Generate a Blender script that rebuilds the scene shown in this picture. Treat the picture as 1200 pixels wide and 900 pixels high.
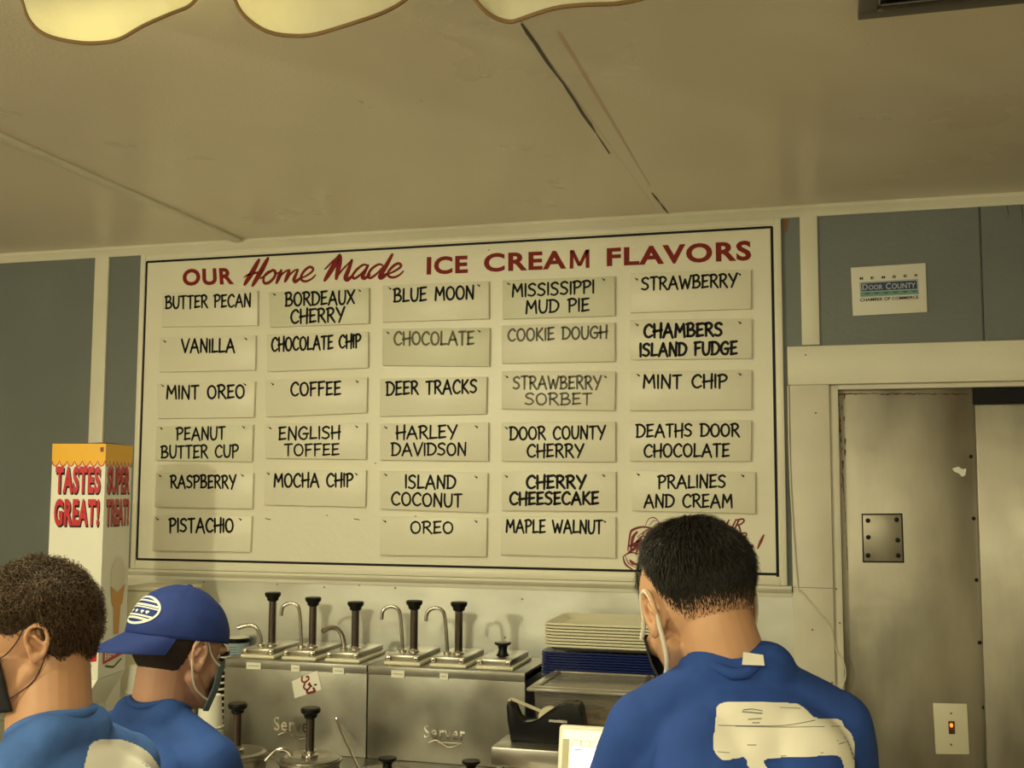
import bpy, bmesh, math, random
import numpy as np
from mathutils import Vector, Matrix, noise
from mathutils.bvhtree import BVHTree
random.seed(7); RNG = np.random.default_rng(7)
SC = bpy.context.scene; COL = SC.collection
for o in list(bpy.data.objects): bpy.data.objects.remove(o)

# ------------------------------------------------------------------ camera
CZ = 1.72; FPX = 1320.0
YAW, PIT, ROL = (math.radians(a) for a in (15.44, 5.2, 0.22))
FW = Vector((-math.sin(YAW)*math.cos(PIT), math.cos(YAW)*math.cos(PIT), math.sin(PIT)))
R0 = Vector((math.cos(YAW), math.sin(YAW), 0)); U0 = R0.cross(FW)
RT = math.cos(ROL)*R0 + math.sin(ROL)*U0; UP = RT.cross(FW)
cd = bpy.data.cameras.new('camera'); cam = bpy.data.objects.new('camera', cd); COL.objects.link(cam)
cam.matrix_world = Matrix(((RT.x, UP.x, -FW.x, 0), (RT.y, UP.y, -FW.y, 0), (RT.z, UP.z, -FW.z, CZ), (0, 0, 0, 1)))
cd.sensor_width = 36; cd.lens = FPX/1200*36; cd.clip_start = 0.02; SC.camera = cam

# ------------------------------------------------------------------ light and exposure
SC.view_settings.view_transform = 'Standard'; SC.view_settings.look = 'None'
SC.view_settings.exposure = 0.22; SC.view_settings.gamma = 1
WLD = bpy.data.worlds.new('world'); SC.world = WLD; WLD.use_nodes = True
WLD.node_tree.nodes['Background'].inputs[0].default_value = (1, .86, .6, 1)
WLD.node_tree.nodes['Background'].inputs[1].default_value = 0.25
WARM = (1.0, .935, .57)
def area(name, loc, target, sx, sy, power, colr=WARM):
    l = bpy.data.lights.new(name, 'AREA'); l.shape = 'RECTANGLE'; l.size = sx; l.size_y = sy
    l.energy = power; l.color = colr
    o = bpy.data.objects.new(name, l); COL.objects.link(o); o.location = loc
    o.rotation_euler = (Vector(target)-Vector(loc)).to_track_quat('-Z', 'Y').to_euler(); return o
def bulb(name, loc, power, radius, colr=WARM):
    l = bpy.data.lights.new(name, 'POINT'); l.energy = power; l.color = colr; l.shadow_soft_size = radius
    o = bpy.data.objects.new(name, l); COL.objects.link(o); o.location = loc; return o
bulb('hanging_lamp_light', (-2.65, -.55, 2.36), 113, .06)
bulb('hanging_lamp_light', (-.30, -.90, 2.34), 54, .12)
area('added_fill_light', (-1.5, 1.84, 2.62), (-1.5, 1.90, .5), 1.2, .12, 17)  # unseen fill light added for brightness between valance and back wall

# ------------------------------------------------------------------ picture geometry to world
def ray(x, y): return FW*FPX + RT*(x-600) - UP*(y-450)
def W(x, y, Y):
    d = ray(x, y); d = d*(Y/d.y); return Vector((d.x, d.y, d.z+CZ))
def Zp(x, y, z):
    d = ray(x, y); d = d*((z-CZ)/d.z); return Vector((d.x, d.y, z))
def D(x, y, depth):
    d = ray(x, y)/FPX*depth; return Vector((d.x, d.y, d.z+CZ))

# ------------------------------------------------------------------ materials
MATS = {}
def mat(name, col, rough=.5, metal=0.0, bs=0, bd=0, var=0, vs=6, spec=.5, coat=0, emit=0, trans=0, aniso=None, sss=0, alpha=1, vstretch=(1, 1, 1), rvar=0):
    m = bpy.data.materials.new(name); m.use_nodes = True; nt = m.node_tree; p = nt.nodes['Principled BSDF']
    c = (*col, 1); p.inputs['Base Color'].default_value = c; p.inputs['Roughness'].default_value = rough
    p.inputs['Metallic'].default_value = metal; p.inputs['Specular IOR Level'].default_value = spec
    p.inputs['Coat Weight'].default_value = coat; p.inputs['Coat Roughness'].default_value = .28; p.inputs['Transmission Weight'].default_value = trans
    p.inputs['Alpha'].default_value = alpha
    if sss: p.inputs['Subsurface Weight'].default_value = sss; p.inputs['Subsurface Radius'].default_value = (.01, .004, .002)
    if emit: p.inputs['Emission Color'].default_value = c; p.inputs['Emission Strength'].default_value = emit
    tc = nt.nodes.new('ShaderNodeTexCoord')
    if var or rvar:
        mp = nt.nodes.new('ShaderNodeMapping'); mp.inputs['Scale'].default_value = vstretch
        nt.links.new(tc.outputs['Object'], mp.inputs[0])
        n = nt.nodes.new('ShaderNodeTexNoise'); n.inputs['Scale'].default_value = vs; n.inputs['Detail'].default_value = 5
        nt.links.new(mp.outputs[0], n.inputs['Vector'])
        if var:
            r = nt.nodes.new('ShaderNodeValToRGB')
            r.color_ramp.elements[0].position = .3; r.color_ramp.elements[1].position = .7
            r.color_ramp.elements[0].color = (*[v*(1-var) for v in col], 1); r.color_ramp.elements[1].color = (*[min(1, v*(1+var*.6)) for v in col], 1)
            nt.links.new(n.outputs['Fac'], r.inputs[0]); nt.links.new(r.outputs[0], p.inputs['Base Color'])
        if rvar:
            mr = nt.nodes.new('ShaderNodeMapRange'); mr.inputs['From Min'].default_value = .3; mr.inputs['From Max'].default_value = .7
            mr.inputs['To Min'].default_value = rough-rvar; mr.inputs['To Max'].default_value = rough+rvar
            nt.links.new(n.outputs['Fac'], mr.inputs[0]); nt.links.new(mr.outputs[0], p.inputs['Roughness'])
    if bd:
        mp2 = nt.nodes.new('ShaderNodeMapping'); nt.links.new(tc.outputs['Object'], mp2.inputs[0])
        if aniso: mp2.inputs['Scale'].default_value = aniso
        n2 = nt.nodes.new('ShaderNodeTexNoise'); n2.inputs['Scale'].default_value = bs; n2.inputs['Detail'].default_value = 3
        nt.links.new(mp2.outputs[0], n2.inputs['Vector'])
        b = nt.nodes.new('ShaderNodeBump'); b.inputs['Strength'].default_value = 1; b.inputs['Distance'].default_value = bd
        nt.links.new(n2.outputs['Fac'], b.inputs['Height']); nt.links.new(b.outputs[0], p.inputs['Normal'])
    MATS[name] = m; return m
M = MATS
mat('board_paint', (.80, .77, .66), .40, bs=45, bd=.0012, var=.03, vs=3, coat=.2)
mat('plate_paint', (.80, .77, .655), .38, bs=60, bd=.0008, var=.04, vs=5)
mat('plate_old_paint', (.72, .71, .57), .4, bs=60, bd=.0008, var=.05, vs=5)
mat('trim_paint', (.76, .73, .62), .42, bs=30, bd=.001, var=.06, vs=4)
mat('jamb_paint', (.72, .68, .58), .45, bs=30, bd=.001, var=.1, vs=5)
mat('wall_paint', (.165, .182, .187), .42, bs=60, bd=.0008, var=.08, vs=3)
mat('ceiling_paint', (.84, .775, .65), .30, bs=110, bd=.0006, var=.07, vs=1.3, rvar=.05)
mat('ceiling_batten_paint', (.90, .87, .74), .4)
mat('side_wall_paint', (.55, .53, .47), .6)
mat('floor_tile', (.33, .27, .21), .45, var=.15, vs=3)
mat('black_paint', (.007, .007, .010), .5, spec=.2)
mat('sign_black', (.008, .008, .010), .6, spec=.2)
mat('sign_grey', (.17, .16, .11), .6, spec=.2)
mat('sign_olive', (.075, .06, .025), .45)
mat('sign_brown', (.035, .028, .012), .45)
mat('header_red', (.22, .014, .010), .6, spec=.25)
mat('logo_red', (.20, .012, .02), .5)
mat('steel', (.44, .42, .385), .33, 1, bs=7, bd=.0015, var=.1, vs=9, rvar=.08, vstretch=(1, 1, 1))
mat('steel_splash', (.70, .70, .66), .40, .8, bs=5, bd=.003, var=.12, vs=3, rvar=.1, vstretch=(1, 1, 2))
mat('steel_door', (.34, .315, .265), .40, .85, bs=5, bd=.003, var=.38, vs=2.6, rvar=.12, vstretch=(2.2, 2, .8))
mat('steel_dark', (.25, .23, .21), .4, .9, var=.15, vs=5)
mat('steel_box', (.33, .32, .29), .42, .9, bs=300, bd=.0003, var=.28, vs=6, rvar=.06)
mat('chrome', (.62, .58, .53), .14, 1)
mat('pump_shaft', (.17, .14, .13), .26, 1)
mat('black_plastic', (.006, .0055, .0055), .4, spec=.25)
mat('black_gloss', (.006, .006, .007), .28, spec=.25)
mat('cream_plastic', (.74, .70, .55), .4)
mat('tray_cream', (.78, .74, .58), .42)
mat('tray_blue', (.012, .022, .13), .35)
mat('clear_plastic', (.30, .27, .22), .14, alpha=.32)
mat('clear_lid', (.36, .33, .28), .2, alpha=.72)
mat('paper_white', (.78, .76, .70), .6)
mat('label_white', (.80, .78, .70), .55)
mat('box_white', (.80, .79, .72), .35, coat=.3)
mat('box_yellow', (.85, .45, .02), .35)
mat('box_red', (.55, .012, .03), .35)
mat('box_brown', (.16, .05, .02), .5)
mat('cone_tan', (.62, .32, .10), .5)
mat('scoop_cream', (.72, .68, .58), .5)
mat('cup_white', (.80, .78, .70), .5)
mat('tub_label', (.34, .44, .50), .5)
mat('cookie', (.42, .22, .08), .8, bs=40, bd=.006, var=.4, vs=30)
mat('tape_clear', (.62, .57, .42), .3)
mat('tablet_bezel', (.86, .84, .74), .3)
mat('screen_white', (.80, .84, 1.0), .3, emit=1.1)
mat('screen_warm', (.95, .88, .58), .3, emit=.75)
mat('screen_line', (.25, .27, .3), .4)
mat('shirt_blue', (.017, .066, .34), .85, bs=9, bd=.012, var=.10, vs=14)
mat('shirt_heather_blue', (.058, .155, .50), .85, bs=9, bd=.012, var=.10, vs=30)
mat('shirt_royal', (.022, .075, .32), .85, bs=9, bd=.012, var=.10, vs=14)
mat('print_white', (.86, .83, .76), .75)
mat('print_grey', (.22, .20, .19), .75)
mat('cap_blue', (.010, .032, .20), .8, bs=500, bd=.0006)
mat('cap_navy', (.006, .014, .09), .85)
mat('cap_white', (.75, .74, .70), .7)
mat('skin', (.60, .34, .21), .5, sss=.12, var=.08, vs=18)
mat('skin_pink', (.58, .33, .24), .5, sss=.12, var=.08, vs=18)
mat('skin_warm', (.56, .30, .18), .5, sss=.12, var=.08, vs=18)
mat('eye_white', (.8, .78, .75), .2)
mat('iris', (.08, .04, .02), .2)
mat('hair_black', (.012, .008, .006), .48)
mat('hair_dark', (.020, .012, .008), .5)
mat('hair_brown', (.085, .045, .02), .5)
mat('hair_brown_dark', (.035, .018, .009), .55)
mat('mask_black', (.012, .012, .016), .8)
mat('mask_grey', (.13, .18, .21), .85)
mat('strap_white', (.75, .72, .64), .7)
mat('shorts', (.03, .03, .035), .8)
mat('shoe', (.05, .05, .05), .6)
mat('valance_cloth', (.78, .74, .56), .7, bs=14, bd=.01)
mat('valance_piping', (.20, .12, .05), .8)
mat('vent_grey', (.13, .12, .11), .5)
mat('lamp_glow', (1, .9, .65), .5, emit=3)
mat('red_glow', (1, .08, .01), .4, emit=6)
mat('rust', (.12, .045, .02), .8, var=.5, vs=40)
mat('bare_pink', (.74, .60, .46), .6)
mat('raw_wood', (.25, .12, .045), .8)
mat('sign_navy', (.012, .03, .12), .4)
mat('sign_teal', (.12, .30, .27), .4)
mat('sign_teal_dark', (.03, .14, .13), .4)
mat('sign_pale', (.42, .47, .5), .4)
mat('wire_white', (.72, .68, .56), .5)
_nt = M['valance_cloth'].node_tree
_t = _nt.nodes.new('ShaderNodeBsdfTranslucent'); _t.inputs[0].default_value = (.6, .56, .38, 1)
_mx = _nt.nodes.new('ShaderNodeMixShader'); _mx.inputs[0].default_value = .35
_out = _nt.nodes['Material Output']
_nt.links.new(_nt.nodes['Principled BSDF'].outputs[0], _mx.inputs[1]); _nt.links.new(_t.outputs[0], _mx.inputs[2]); _nt.links.new(_mx.outputs[0], _out.inputs[0])

# ------------------------------------------------------------------ mesh helpers
class MB:
    def __init__(s): s.v = []; s.f = []
    def add(s, vs, fs):
        n = len(s.v); s.v += [Vector(p) for p in vs]; s.f += [tuple(i+n for i in f) for f in fs]; return s
    def frombm(s, bm):
        bm.verts.ensure_lookup_table(); bm.verts.index_update()
        s.add([v.co.copy() for v in bm.verts], [[v.index for v in f.verts] for f in bm.faces]); bm.free(); return s
    def box(s, c, d, bev=0, seg=2, rot=None):
        bm = bmesh.new(); bmesh.ops.create_cube(bm, size=1)
        for v in bm.verts: v.co = Vector((v.co.x*d[0], v.co.y*d[1], v.co.z*d[2]))
        if bev: bmesh.ops.bevel(bm, geom=list(bm.edges), offset=min(bev, min(d)*.45), segments=seg, profile=.5, affect='EDGES')
        for v in bm.verts:
            if rot: v.co = rot @ v.co
            v.co += Vector(c)
        return s.frombm(bm)
    def span(s, a, b, bev=0, seg=2):
        return s.box([(a[i]+b[i])/2 for i in range(3)], [abs(b[i]-a[i]) for i in range(3)], bev, seg)
    def prism(s, poly, vec, bev=0):
        poly = [Vector(p) for p in poly]; vec = Vector(vec); n = len(poly)
        nrm = Vector((0, 0, 0))
        for i in range(n): nrm += poly[i].cross(poly[(i+1) % n])
        if nrm.dot(vec) > 0: poly.reverse()
        vs = poly+[p+vec for p in poly]
        fs = [tuple(range(n)), tuple(range(2*n-1, n-1, -1))]+[((i+1) % n, i, n+i, n+(i+1) % n) for i in range(n)]
        if bev:
            bm = bmesh.new(); bv = [bm.verts.new(v) for v in vs]
            for f in fs: bm.faces.new([bv[i] for i in f])
            bmesh.ops.bevel(bm, geom=list(bm.edges), offset=bev, segments=2, profile=.5, affect='EDGES'); return s.frombm(bm)
        return s.add(vs, fs)
    def tube(s, pts, r, seg=10, caps=True):
        pts = [Vector(p) for p in pts]; n = len(pts); rr = r if isinstance(r, (list, tuple)) else [r]*n
        t0 = (pts[1]-pts[0]).normalized(); a = t0.orthogonal().normalized(); vs = []; fs = []
        for i, p in enumerate(pts):
            t = (pts[min(i+1, n-1)]-pts[max(i-1, 0)]).normalized()
            a = (a-t*a.dot(t)).normalized(); b = t.cross(a)
            for k in range(seg):
                g = 2*math.pi*k/seg; vs.append(p+(a*math.cos(g)+b*math.sin(g))*rr[i])
        for i in range(n-1):
            for k in range(seg):
                fs.append((i*seg+k, i*seg+(k+1) % seg, (i+1)*seg+(k+1) % seg, (i+1)*seg+k))
        if caps: fs += [tuple(range(seg-1, -1, -1)), tuple((n-1)*seg+k for k in range(seg))]
        return s.add(vs, fs)
    def lathe(s, prof, c=(0, 0, 0), seg=20, axis=None):
        vs = []; fs = []; n = len(prof); c = Vector(c)
        q = Vector((0, 0, 1)).rotation_difference(Vector(axis)).to_matrix() if axis else Matrix.Identity(3)
        for r, z in prof:
            for k in range(seg):
                g = 2*math.pi*k/seg; vs.append(c+q @ Vector((max(r, 1e-4)*math.cos(g), max(r, 1e-4)*math.sin(g), z)))
        for i in range(n-1):
            for k in range(seg): fs.append((i*seg+k, i*seg+(k+1) % seg, (i+1)*seg+(k+1) % seg, (i+1)*seg+k))
        fs += [tuple(range(seg-1, -1, -1)), tuple((n-1)*seg+k for k in range(seg))]
        return s.add(vs, fs)
    def ell(s, c, r, rot=None, u=20, v=12):
        vs = []; fs = []; c = Vector(c)
        def P(a, b): q = Vector((r[0]*math.sin(a)*math.cos(b), r[1]*math.sin(a)*math.sin(b), r[2]*math.cos(a))); return c+(rot @ q if rot else q)
        vs.append(P(0, 0))
        for i in range(1, v):
            for k in range(u): vs.append(P(math.pi*i/v, 2*math.pi*k/u))
        vs.append(P(math.pi, 0)); L = len(vs)-1
        for k in range(u): fs.append((0, 1+k, 1+(k+1) % u)); fs.append((L, L-u+(k+1) % u, L-u+k))
        for i in range(v-2):
            for k in range(u): a = 1+i*u; fs.append((a+k, a+u+k, a+u+(k+1) % u, a+(k+1) % u))
        return s.add(vs, fs)
    def cap(s, a, b, ra, rb, seg=16):     # tapered capsule
        a = Vector(a); b = Vector(b); d = (b-a); L = d.length; pts = []; rr = []
        for i in range(1, 6):
            g = math.pi/2*(1-i/5); pts.append(-ra*math.sin(g)); rr.append(max(ra*math.cos(g), 1e-3))
        m = 5
        for i in range(0, 5):
            g = math.pi/2*(i/5); pts.append(L+rb*math.sin(g)); rr.append(rb*math.cos(g))
        u = d/L; return s.tube([a+u*t for t in pts], rr, seg)
    def strip(s, pts, w, nrm, capn=5):    # flat brush stroke lying on a surface
        pts = [Vector(p) for p in pts]; n = len(pts); nrm = Vector(nrm)
        ww = w if isinstance(w, (list, tuple)) else [w]*n
        vs = []; fs = []; L = []
        for i in range(n):
            t = (pts[min(i+1, n-1)]-pts[max(i-1, 0)])
            if t.length < 1e-9: t = Vector((1, 0, 0))
            t.normalize(); sd = nrm.cross(t).normalized(); vs += [pts[i]+sd*ww[i]/2, pts[i]-sd*ww[i]/2]; L.append((t, sd))
        for i in range(n-1): fs.append((2*i, 2*i+1, 2*i+3, 2*i+2))
        for e, sg in ((0, -1), (n-1, 1)):
            t, sd = L[e]; base = len(vs)
            for k in range(1, capn):
                g = math.pi*k/capn; vs.append(pts[e]+sd*math.cos(g)*ww[e]/2+t*sg*math.sin(g)*ww[e]/2)
            ring = [2*e]+list(range(base, base+capn-1))+[2*e+1]
            fs.append(tuple(ring[::-1]) if sg < 0 else tuple(ring))
        return s.add(vs, fs)

def mesh_of(name, mb, m, smooth=True, ang=40):
    me = bpy.data.meshes.new(name); me.from_pydata([tuple(v) for v in mb.v], [], mb.f); me.update()
    for k in (m if isinstance(m, (list, tuple)) else [m]): me.materials.append(MATS[k])
    if smooth:
        me.polygons.foreach_set('use_smooth', [True]*len(me.polygons))
        try: me.set_sharp_from_angle(angle=math.radians(ang))
        except Exception: pass
    return me
def obj(name, mb, m, parent=None, smooth=True, ang=40, label=None, local=False):
    """one mesh object. Coordinates are world unless local=True (then relative to the parent)."""
    if parent is None:
        lo = Vector([min(v[i] for v in mb.v) for i in range(3)]); hi = Vector([max(v[i] for v in mb.v) for i in range(3)])
        org = Vector(((lo.x+hi.x)/2, (lo.y+hi.y)/2, lo.z))
    else:
        org = Vector((0, 0, 0)); q = parent
        if not local:
            while q: org += q.location; q = q.parent
    mb.v = [v-org for v in mb.v]
    me = mesh_of(name, mb, m, smooth, ang); o = bpy.data.objects.new(name, me); COL.objects.link(o)
    if parent is None: o.location = org
    else: o.parent = parent
    if label: o['label'] = label
    return o
def thing(name, label, cat, loc=(0, 0, 0), rz=0, group=None):
    o = bpy.data.objects.new(name, None); COL.objects.link(o); o.location = loc; o.rotation_euler = (0, 0, rz)
    o.empty_display_size = .05; o['label'] = label; o['category'] = cat
    if group: o['group'] = group
    return o
def tag(o, label, cat, group=None, kind=None):
    o['label'] = label; o['category'] = cat
    if group: o['group'] = group
    if kind: o['kind'] = kind
    return o
def struct(o): o['kind'] = 'structure'; return o
def dup(root, loc, rz=None, label=None, group=None):
    r = root.copy(); COL.objects.link(r); r.location = loc
    if rz is not None: r.rotation_euler = (0, 0, rz)
    if label: r['label'] = label
    if group: r['group'] = group
    for ch in list(root.children):
        c = ch.copy(); COL.objects.link(c); c.parent = r
        for g in ch.children:
            d = g.copy(); COL.objects.link(d); d.parent = c
    return r
def catmull(pts, k=5):
    pts = [Vector(p) for p in pts]; n = len(pts)
    if n < 3: return pts
    out = []
    for i in range(n-1):
        a = pts[max(i-1, 0)]; b = pts[i]; c = pts[i+1]; d = pts[min(i+2, n-1)]
        for j in range(k):
            t = j/k; out.append(.5*((2*b)+(c-a)*t+(2*a-5*b+4*c-d)*t*t+(3*b-a-3*c+d)*t**3))
    out.append(pts[-1]); return out

# ------------------------------------------------------------------ lettering
FONT = {
'A': (.60, ['L0,-.02 .30,1', 'L.30,1 .60,-.06', 'L.08,.34 .52,.38']),
'B': (.50, ['L.07,1 .06,0', 'S-.02,.95 .28,1.02 .42,.82 .30,.58 .08,.50', 'S.08,.50 .38,.50 .50,.28 .34,.04 0,.02']),
'C': (.50, ['S.50,.82 .34,1 .12,.84 .01,.48 .10,.12 .30,.0 .50,.14']),
'D': (.54, ['L.06,1 .05,0', 'S-.03,.98 .28,.98 .52,.72 .52,.36 .32,.06 .0,.02']),
'E': (.42, ['L.06,1 .04,0', 'L0,.96 .42,1.02', 'L.04,.50 .36,.55', 'L.0,.02 .42,.08']),
'F': (.42, ['L.06,1 .05,-.03', 'L0,.96 .44,1.02', 'L.04,.50 .36,.55']),
'G': (.56, ['S.50,.84 .34,1 .12,.84 .01,.48 .10,.12 .30,.0 .46,.10 .52,.42', 'L.28,.44 .60,.46']),
'H': (.48, ['L.02,1 .03,-.02', 'L.46,1.06 .43,-.05', 'L-.04,.44 .52,.54']),
'I': (.08, ['L.04,1 .04,0']),
'J': (.36, ['S.34,1 .34,.3 .24,.04 .08,.04 0,.2']),
'K': (.48, ['L.05,1 .04,0', 'L.44,1 .06,.45', 'L.10,.50 .48,-.02']),
'L': (.40, ['L.05,1 .03,.02', 'L.0,.02 .42,.06']),
'M': (.66, ['L.04,0 .10,1', 'L.10,1 .33,.38', 'L.33,.38 .58,1', 'L.58,1 .64,-.02']),
'N': (.52, ['L.03,0 .06,1', 'L.06,1 .46,0', 'L.46,-.02 .50,1.04']),
'O': (.54, ['S.27,1 .08,.85 .01,.5 .09,.13 .27,0 .46,.15 .53,.5 .45,.86 .27,1']),
'P': (.46, ['L.07,1 .06,-.03', 'S-.03,.94 .26,1.02 .46,.82 .34,.54 .06,.46']),
'R': (.50, ['L.07,1 .06,0', 'S-.03,.94 .26,1.02 .44,.82 .32,.56 .06,.48', 'L.20,.50 .52,-.04']),
'S': (.46, ['S.44,.88 .28,1 .06,.86 .10,.62 .34,.46 .42,.22 .24,.02 .0,.10']),
'T': (.46, ['L.23,1 .22,-.03', 'L0,.97 .47,1.01']),
'U': (.50, ['S.04,1 .03,.4 .12,.06 .28,.0 .42,.14 .48,.5 .49,1.02']),
'V': (.52, ['L0,1 .25,0', 'L.25,0 .56,1.04']),
'W': (.74, ['L0,1 .18,0', 'L.18,0 .37,.72', 'L.37,.72 .54,0', 'L.54,0 .76,1.03']),
'X': (.50, ['L.02,1 .50,0', 'L.52,1.04 0,-.02']),
'Y': (.52, ['L0,1 .25,.46', 'L.54,1.04 .18,-.06']),
'Z': (.46, ['L0,1 .46,1', 'L.46,1 0,0', 'L0,0 .48,.02']),
'!': (.20, ['L.30,1.25 .10,.35', 'L.02,.02 .04,.05']),
' ': (.34, [])}
def brush(mb, text, x0, x1, y0, y1, h, tf, nrm, wt=.13, gap=.13, jit=.02, slant=0, rnd=None):
    """lay brush lettering along the pixel line (x0,y0)-(x1,y1) (line = mid height); tf maps px to the surface"""
    rnd = rnd or random
    tot = sum(FONT[c][0] for c in text)+gap*(len(text)-1); u = 0
    for c in text:
        w, st = FONT[c]; dy = rnd.uniform(-jit, jit); ds = rnd.uniform(.97, 1.04)
        for s_ in st:
            pts = [tuple(float(q) for q in p.split(',')) for p in s_[1:].split()]
            pts = [Vector((p[0], p[1], 0)) for p in pts]
            pts = catmull(pts, 4) if s_[0] == 'S' else [pts[0].lerp(pts[-1], t) for t in (0, .33, .66, 1)]
            P3 = []
            for p in pts:
                uu = (u+p.x+slant*(p.y-.5))/tot; v = (p.y-.5)*ds+dy
                px = x0+(x1-x0)*uu; py = y0+(y1-y0)*uu-v*h
                P3.append(tf(px, py))
            k = len(P3); wl = (tf(x0, y0)-tf(x0, y0+h)).length*wt
            ws = [wl*(1.06-.30*abs(i/(k-1)-.35)+rnd.uniform(-.04, .04)) for i in range(k)]
            mb.strip(P3, ws, nrm)
        u += w+gap
def type_mesh(text, bold=0.0, extrude=0.0, space=1.0):
    """built-in typeface turned into flat geometry, fitted to the unit box"""
    cu = bpy.data.curves.new('type', 'FONT'); cu.body = text; cu.offset = bold; cu.extrude = extrude; cu.space_character = space; cu.resolution_u = 4
    o = bpy.data.objects.new('type', cu); COL.objects.link(o); dg = bpy.context.evaluated_depsgraph_get(); dg.update()
    me = bpy.data.meshes.new_from_object(o.evaluated_get(dg)); vs = [v.co.copy() for v in me.vertices]; fs = [tuple(p.vertices) for p in me.polygons]
    bpy.data.objects.remove(o); bpy.data.curves.remove(cu); bpy.data.meshes.remove(me)
    x0 = min(v.x for v in vs); x1 = max(v.x for v in vs); y0 = min(v.y for v in vs); y1 = max(v.y for v in vs)
    return [((v.x-x0)/(x1-x0), (v.y-y0)/(y1-y0), v.z) for v in vs], fs
def typeset(mb, text, q, tf, bold=0.0, space=1.0, dpx=(0, 0)):
    """q = px corners bottom-left, bottom-right, top-right, top-left"""
    vs, fs = type_mesh(text, bold, 0, space); out = []
    for u, v, z in vs:
        a = Vector(q[0]).lerp(Vector(q[1]), u); b = Vector(q[3]).lerp(Vector(q[2]), u); p = a.lerp(b, v)
        out.append(tf(p.x+dpx[0], p.y+dpx[1]))
    mb.add(out, fs)

# ================================================================== SETTING
YW = 3.82                      # painted wall face
ZC = W(600, 274, YW).z+.035    # ceiling height
XL, XR, YB = -5.2, 2.4, -2.6
ZT = CZ+.2347*YW               # top of board
struct(obj('floor', MB().span((XL, YB, -.1), (XR, 4.7, 0)), 'floor_tile'))
struct(obj('wall_left', MB().span((XL-.1, YB, 0), (XL, 4.7, ZC)), 'side_wall_paint'))
struct(obj('wall_right', MB().span((XR, YB, 0), (XR+.1, 4.7, ZC)), 'side_wall_paint'))
struct(obj('wall_front', MB().span((XL, YB-.1, 0), (XR, YB, ZC)), 'side_wall_paint'))
wb = struct(obj('wall_back', MB().span((XL, YW+.02, 0), (W(971, 500, YW).x, YW+.12, ZC)).span((W(971, 500, YW).x, YW+.02, W(1000, 452, YW).z), (XR, YW+.12, ZC)), 'side_wall_paint'))
xs = [XL, W(-150, 400, YW).x, W(118, 400, YW).x, W(500, 400, YW).x, W(947, 400, YW).x, W(1150.5, 320, YW).x, XR]
for i in range(len(xs)-1):
    g = .0022; b = 0 if i < 4 else W(1000, 430, YW).z
    obj('wall_panel', MB().span((xs[i]+g, YW, b), (xs[i+1]-g, YW+.02, ZC), .0015, 1), 'wall_paint', wb)
# cracks in the upper right wall panel
cr = MB()
for x, y, l in ((1180, 240, 18), (1197, 241, 22)):
    cr.strip([W(x, y, YW-.0006), W(x+1.5, y+l*.5, YW-.0006), W(x+1, y+l, YW-.0006)], [.002, .0016, .0004], (0, -1, 0))
obj('crack', cr, 'black_paint', wb)
# ceiling panels
xb = W(285, 283, YW).x
xd = (Zp(612, 28, ZC).x+W(772, 250, YW).x)/2; xe = (Zp(650, 30, ZC).x+W(783, 250, YW).x)/2
ce = struct(obj('ceiling', MB().span((XL, YB, ZC+.02), (XR, 4.7, ZC+.1)), 'side_wall_paint'))
def cpanel(pa, pb):
    obj('ceiling_panel', MB().prism([(pa[0], YB, ZC), (pa[1], YW+.02, ZC), (pb[1], YW+.02, ZC), (pb[0], YB, ZC)], (0, 0, .02)), 'ceiling_paint', ce, smooth=False)
def cline(a, b, Ya=YB, Yb=YW+.02):
    A = Zp(*a, ZC); B = Zp(*b, ZC); f = lambda Y: A.x+(B.x-A.x)*(Y-A.y)/(B.y-A.y); return f(Ya), f(Yb)
l0 = (XL, XL); l1 = cline((20, 167), (280, 281)); l2 = cline((614, 30), (740, 205)); l3 = cline((655, 38), (775, 240)); l4 = (XR, XR)
g = .0025
cpanel(l0, (l1[0]-g, l1[1]-g)); cpanel((l1[0]+g, l1[1]+g), (l2[0]-.0008, l2[1]-.0003)); cpanel((l2[0]+.0008, l2[1]+.0003), (l3[0], l3[1])); cpanel((l3[0], l3[1]), l4)
ck_ = MB(); rs_ = random.Random(4); pts_ = []
for i in range(14):
    a = Zp(612+(715-612)*i/13, 28+(180-28)*i/13, ZC-.0008); pts_.append(a+Vector((rs_.uniform(-.002, .002), 0, 0)))
ck_.strip(pts_, [rs_.uniform(.004, .010)*(1 if i < 11 else .6) for i in range(14)], (0, 0, -1), 3)
pts_ = [Zp(764+(783-764)*i/4, 226+(250-226)*i/4, ZC-.0008) for i in range(5)]; ck_.strip(pts_, [.004, .008, .003, .008, .004], (0, 0, -1), 3)
obj('open_joint', ck_, 'sign_brown', ce, smooth=False)
pk_ = MB().strip([Zp(655, 38, ZC-.0004), Zp(710, 130, ZC-.0004), Zp(762, 218, ZC-.0004)], [.011, .009, .004], (0, 0, -1), 3); obj('bare_joint', pk_, 'bare_pink', ce, smooth=False)
obj('ceiling_batten', MB().prism([(l1[0]-.021, YB, ZC-.012), (l1[0]+.021, YB, ZC-.012), (l1[1]+.021, YW, ZC-.012), (l1[1]-.021, YW, ZC-.012)], (0, 0, .012), .003), 'ceiling_batten_paint', ce)
# crown moulding
cm = MB()
prof = [(0, 0), (0, -.036), (-.006, -.036), (-.010, -.026), (-.018, -.016), (-.022, -.010), (-.022, 0)]
cm.prism([(XL, YW+a, ZC+b) for a, b in prof], (XR-XL, 0, 0))
struct(obj('trim_1', cm, 'trim_paint', ang=30))
# flat cream band under the crown above the board
struct(obj('trim_2', MB().span((W(168, 300, YW).x, YW-.006, ZT-.002), (W(916, 257, YW).x, YW+.001, ZC-.034), .001, 1), 'trim_paint'))
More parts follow.
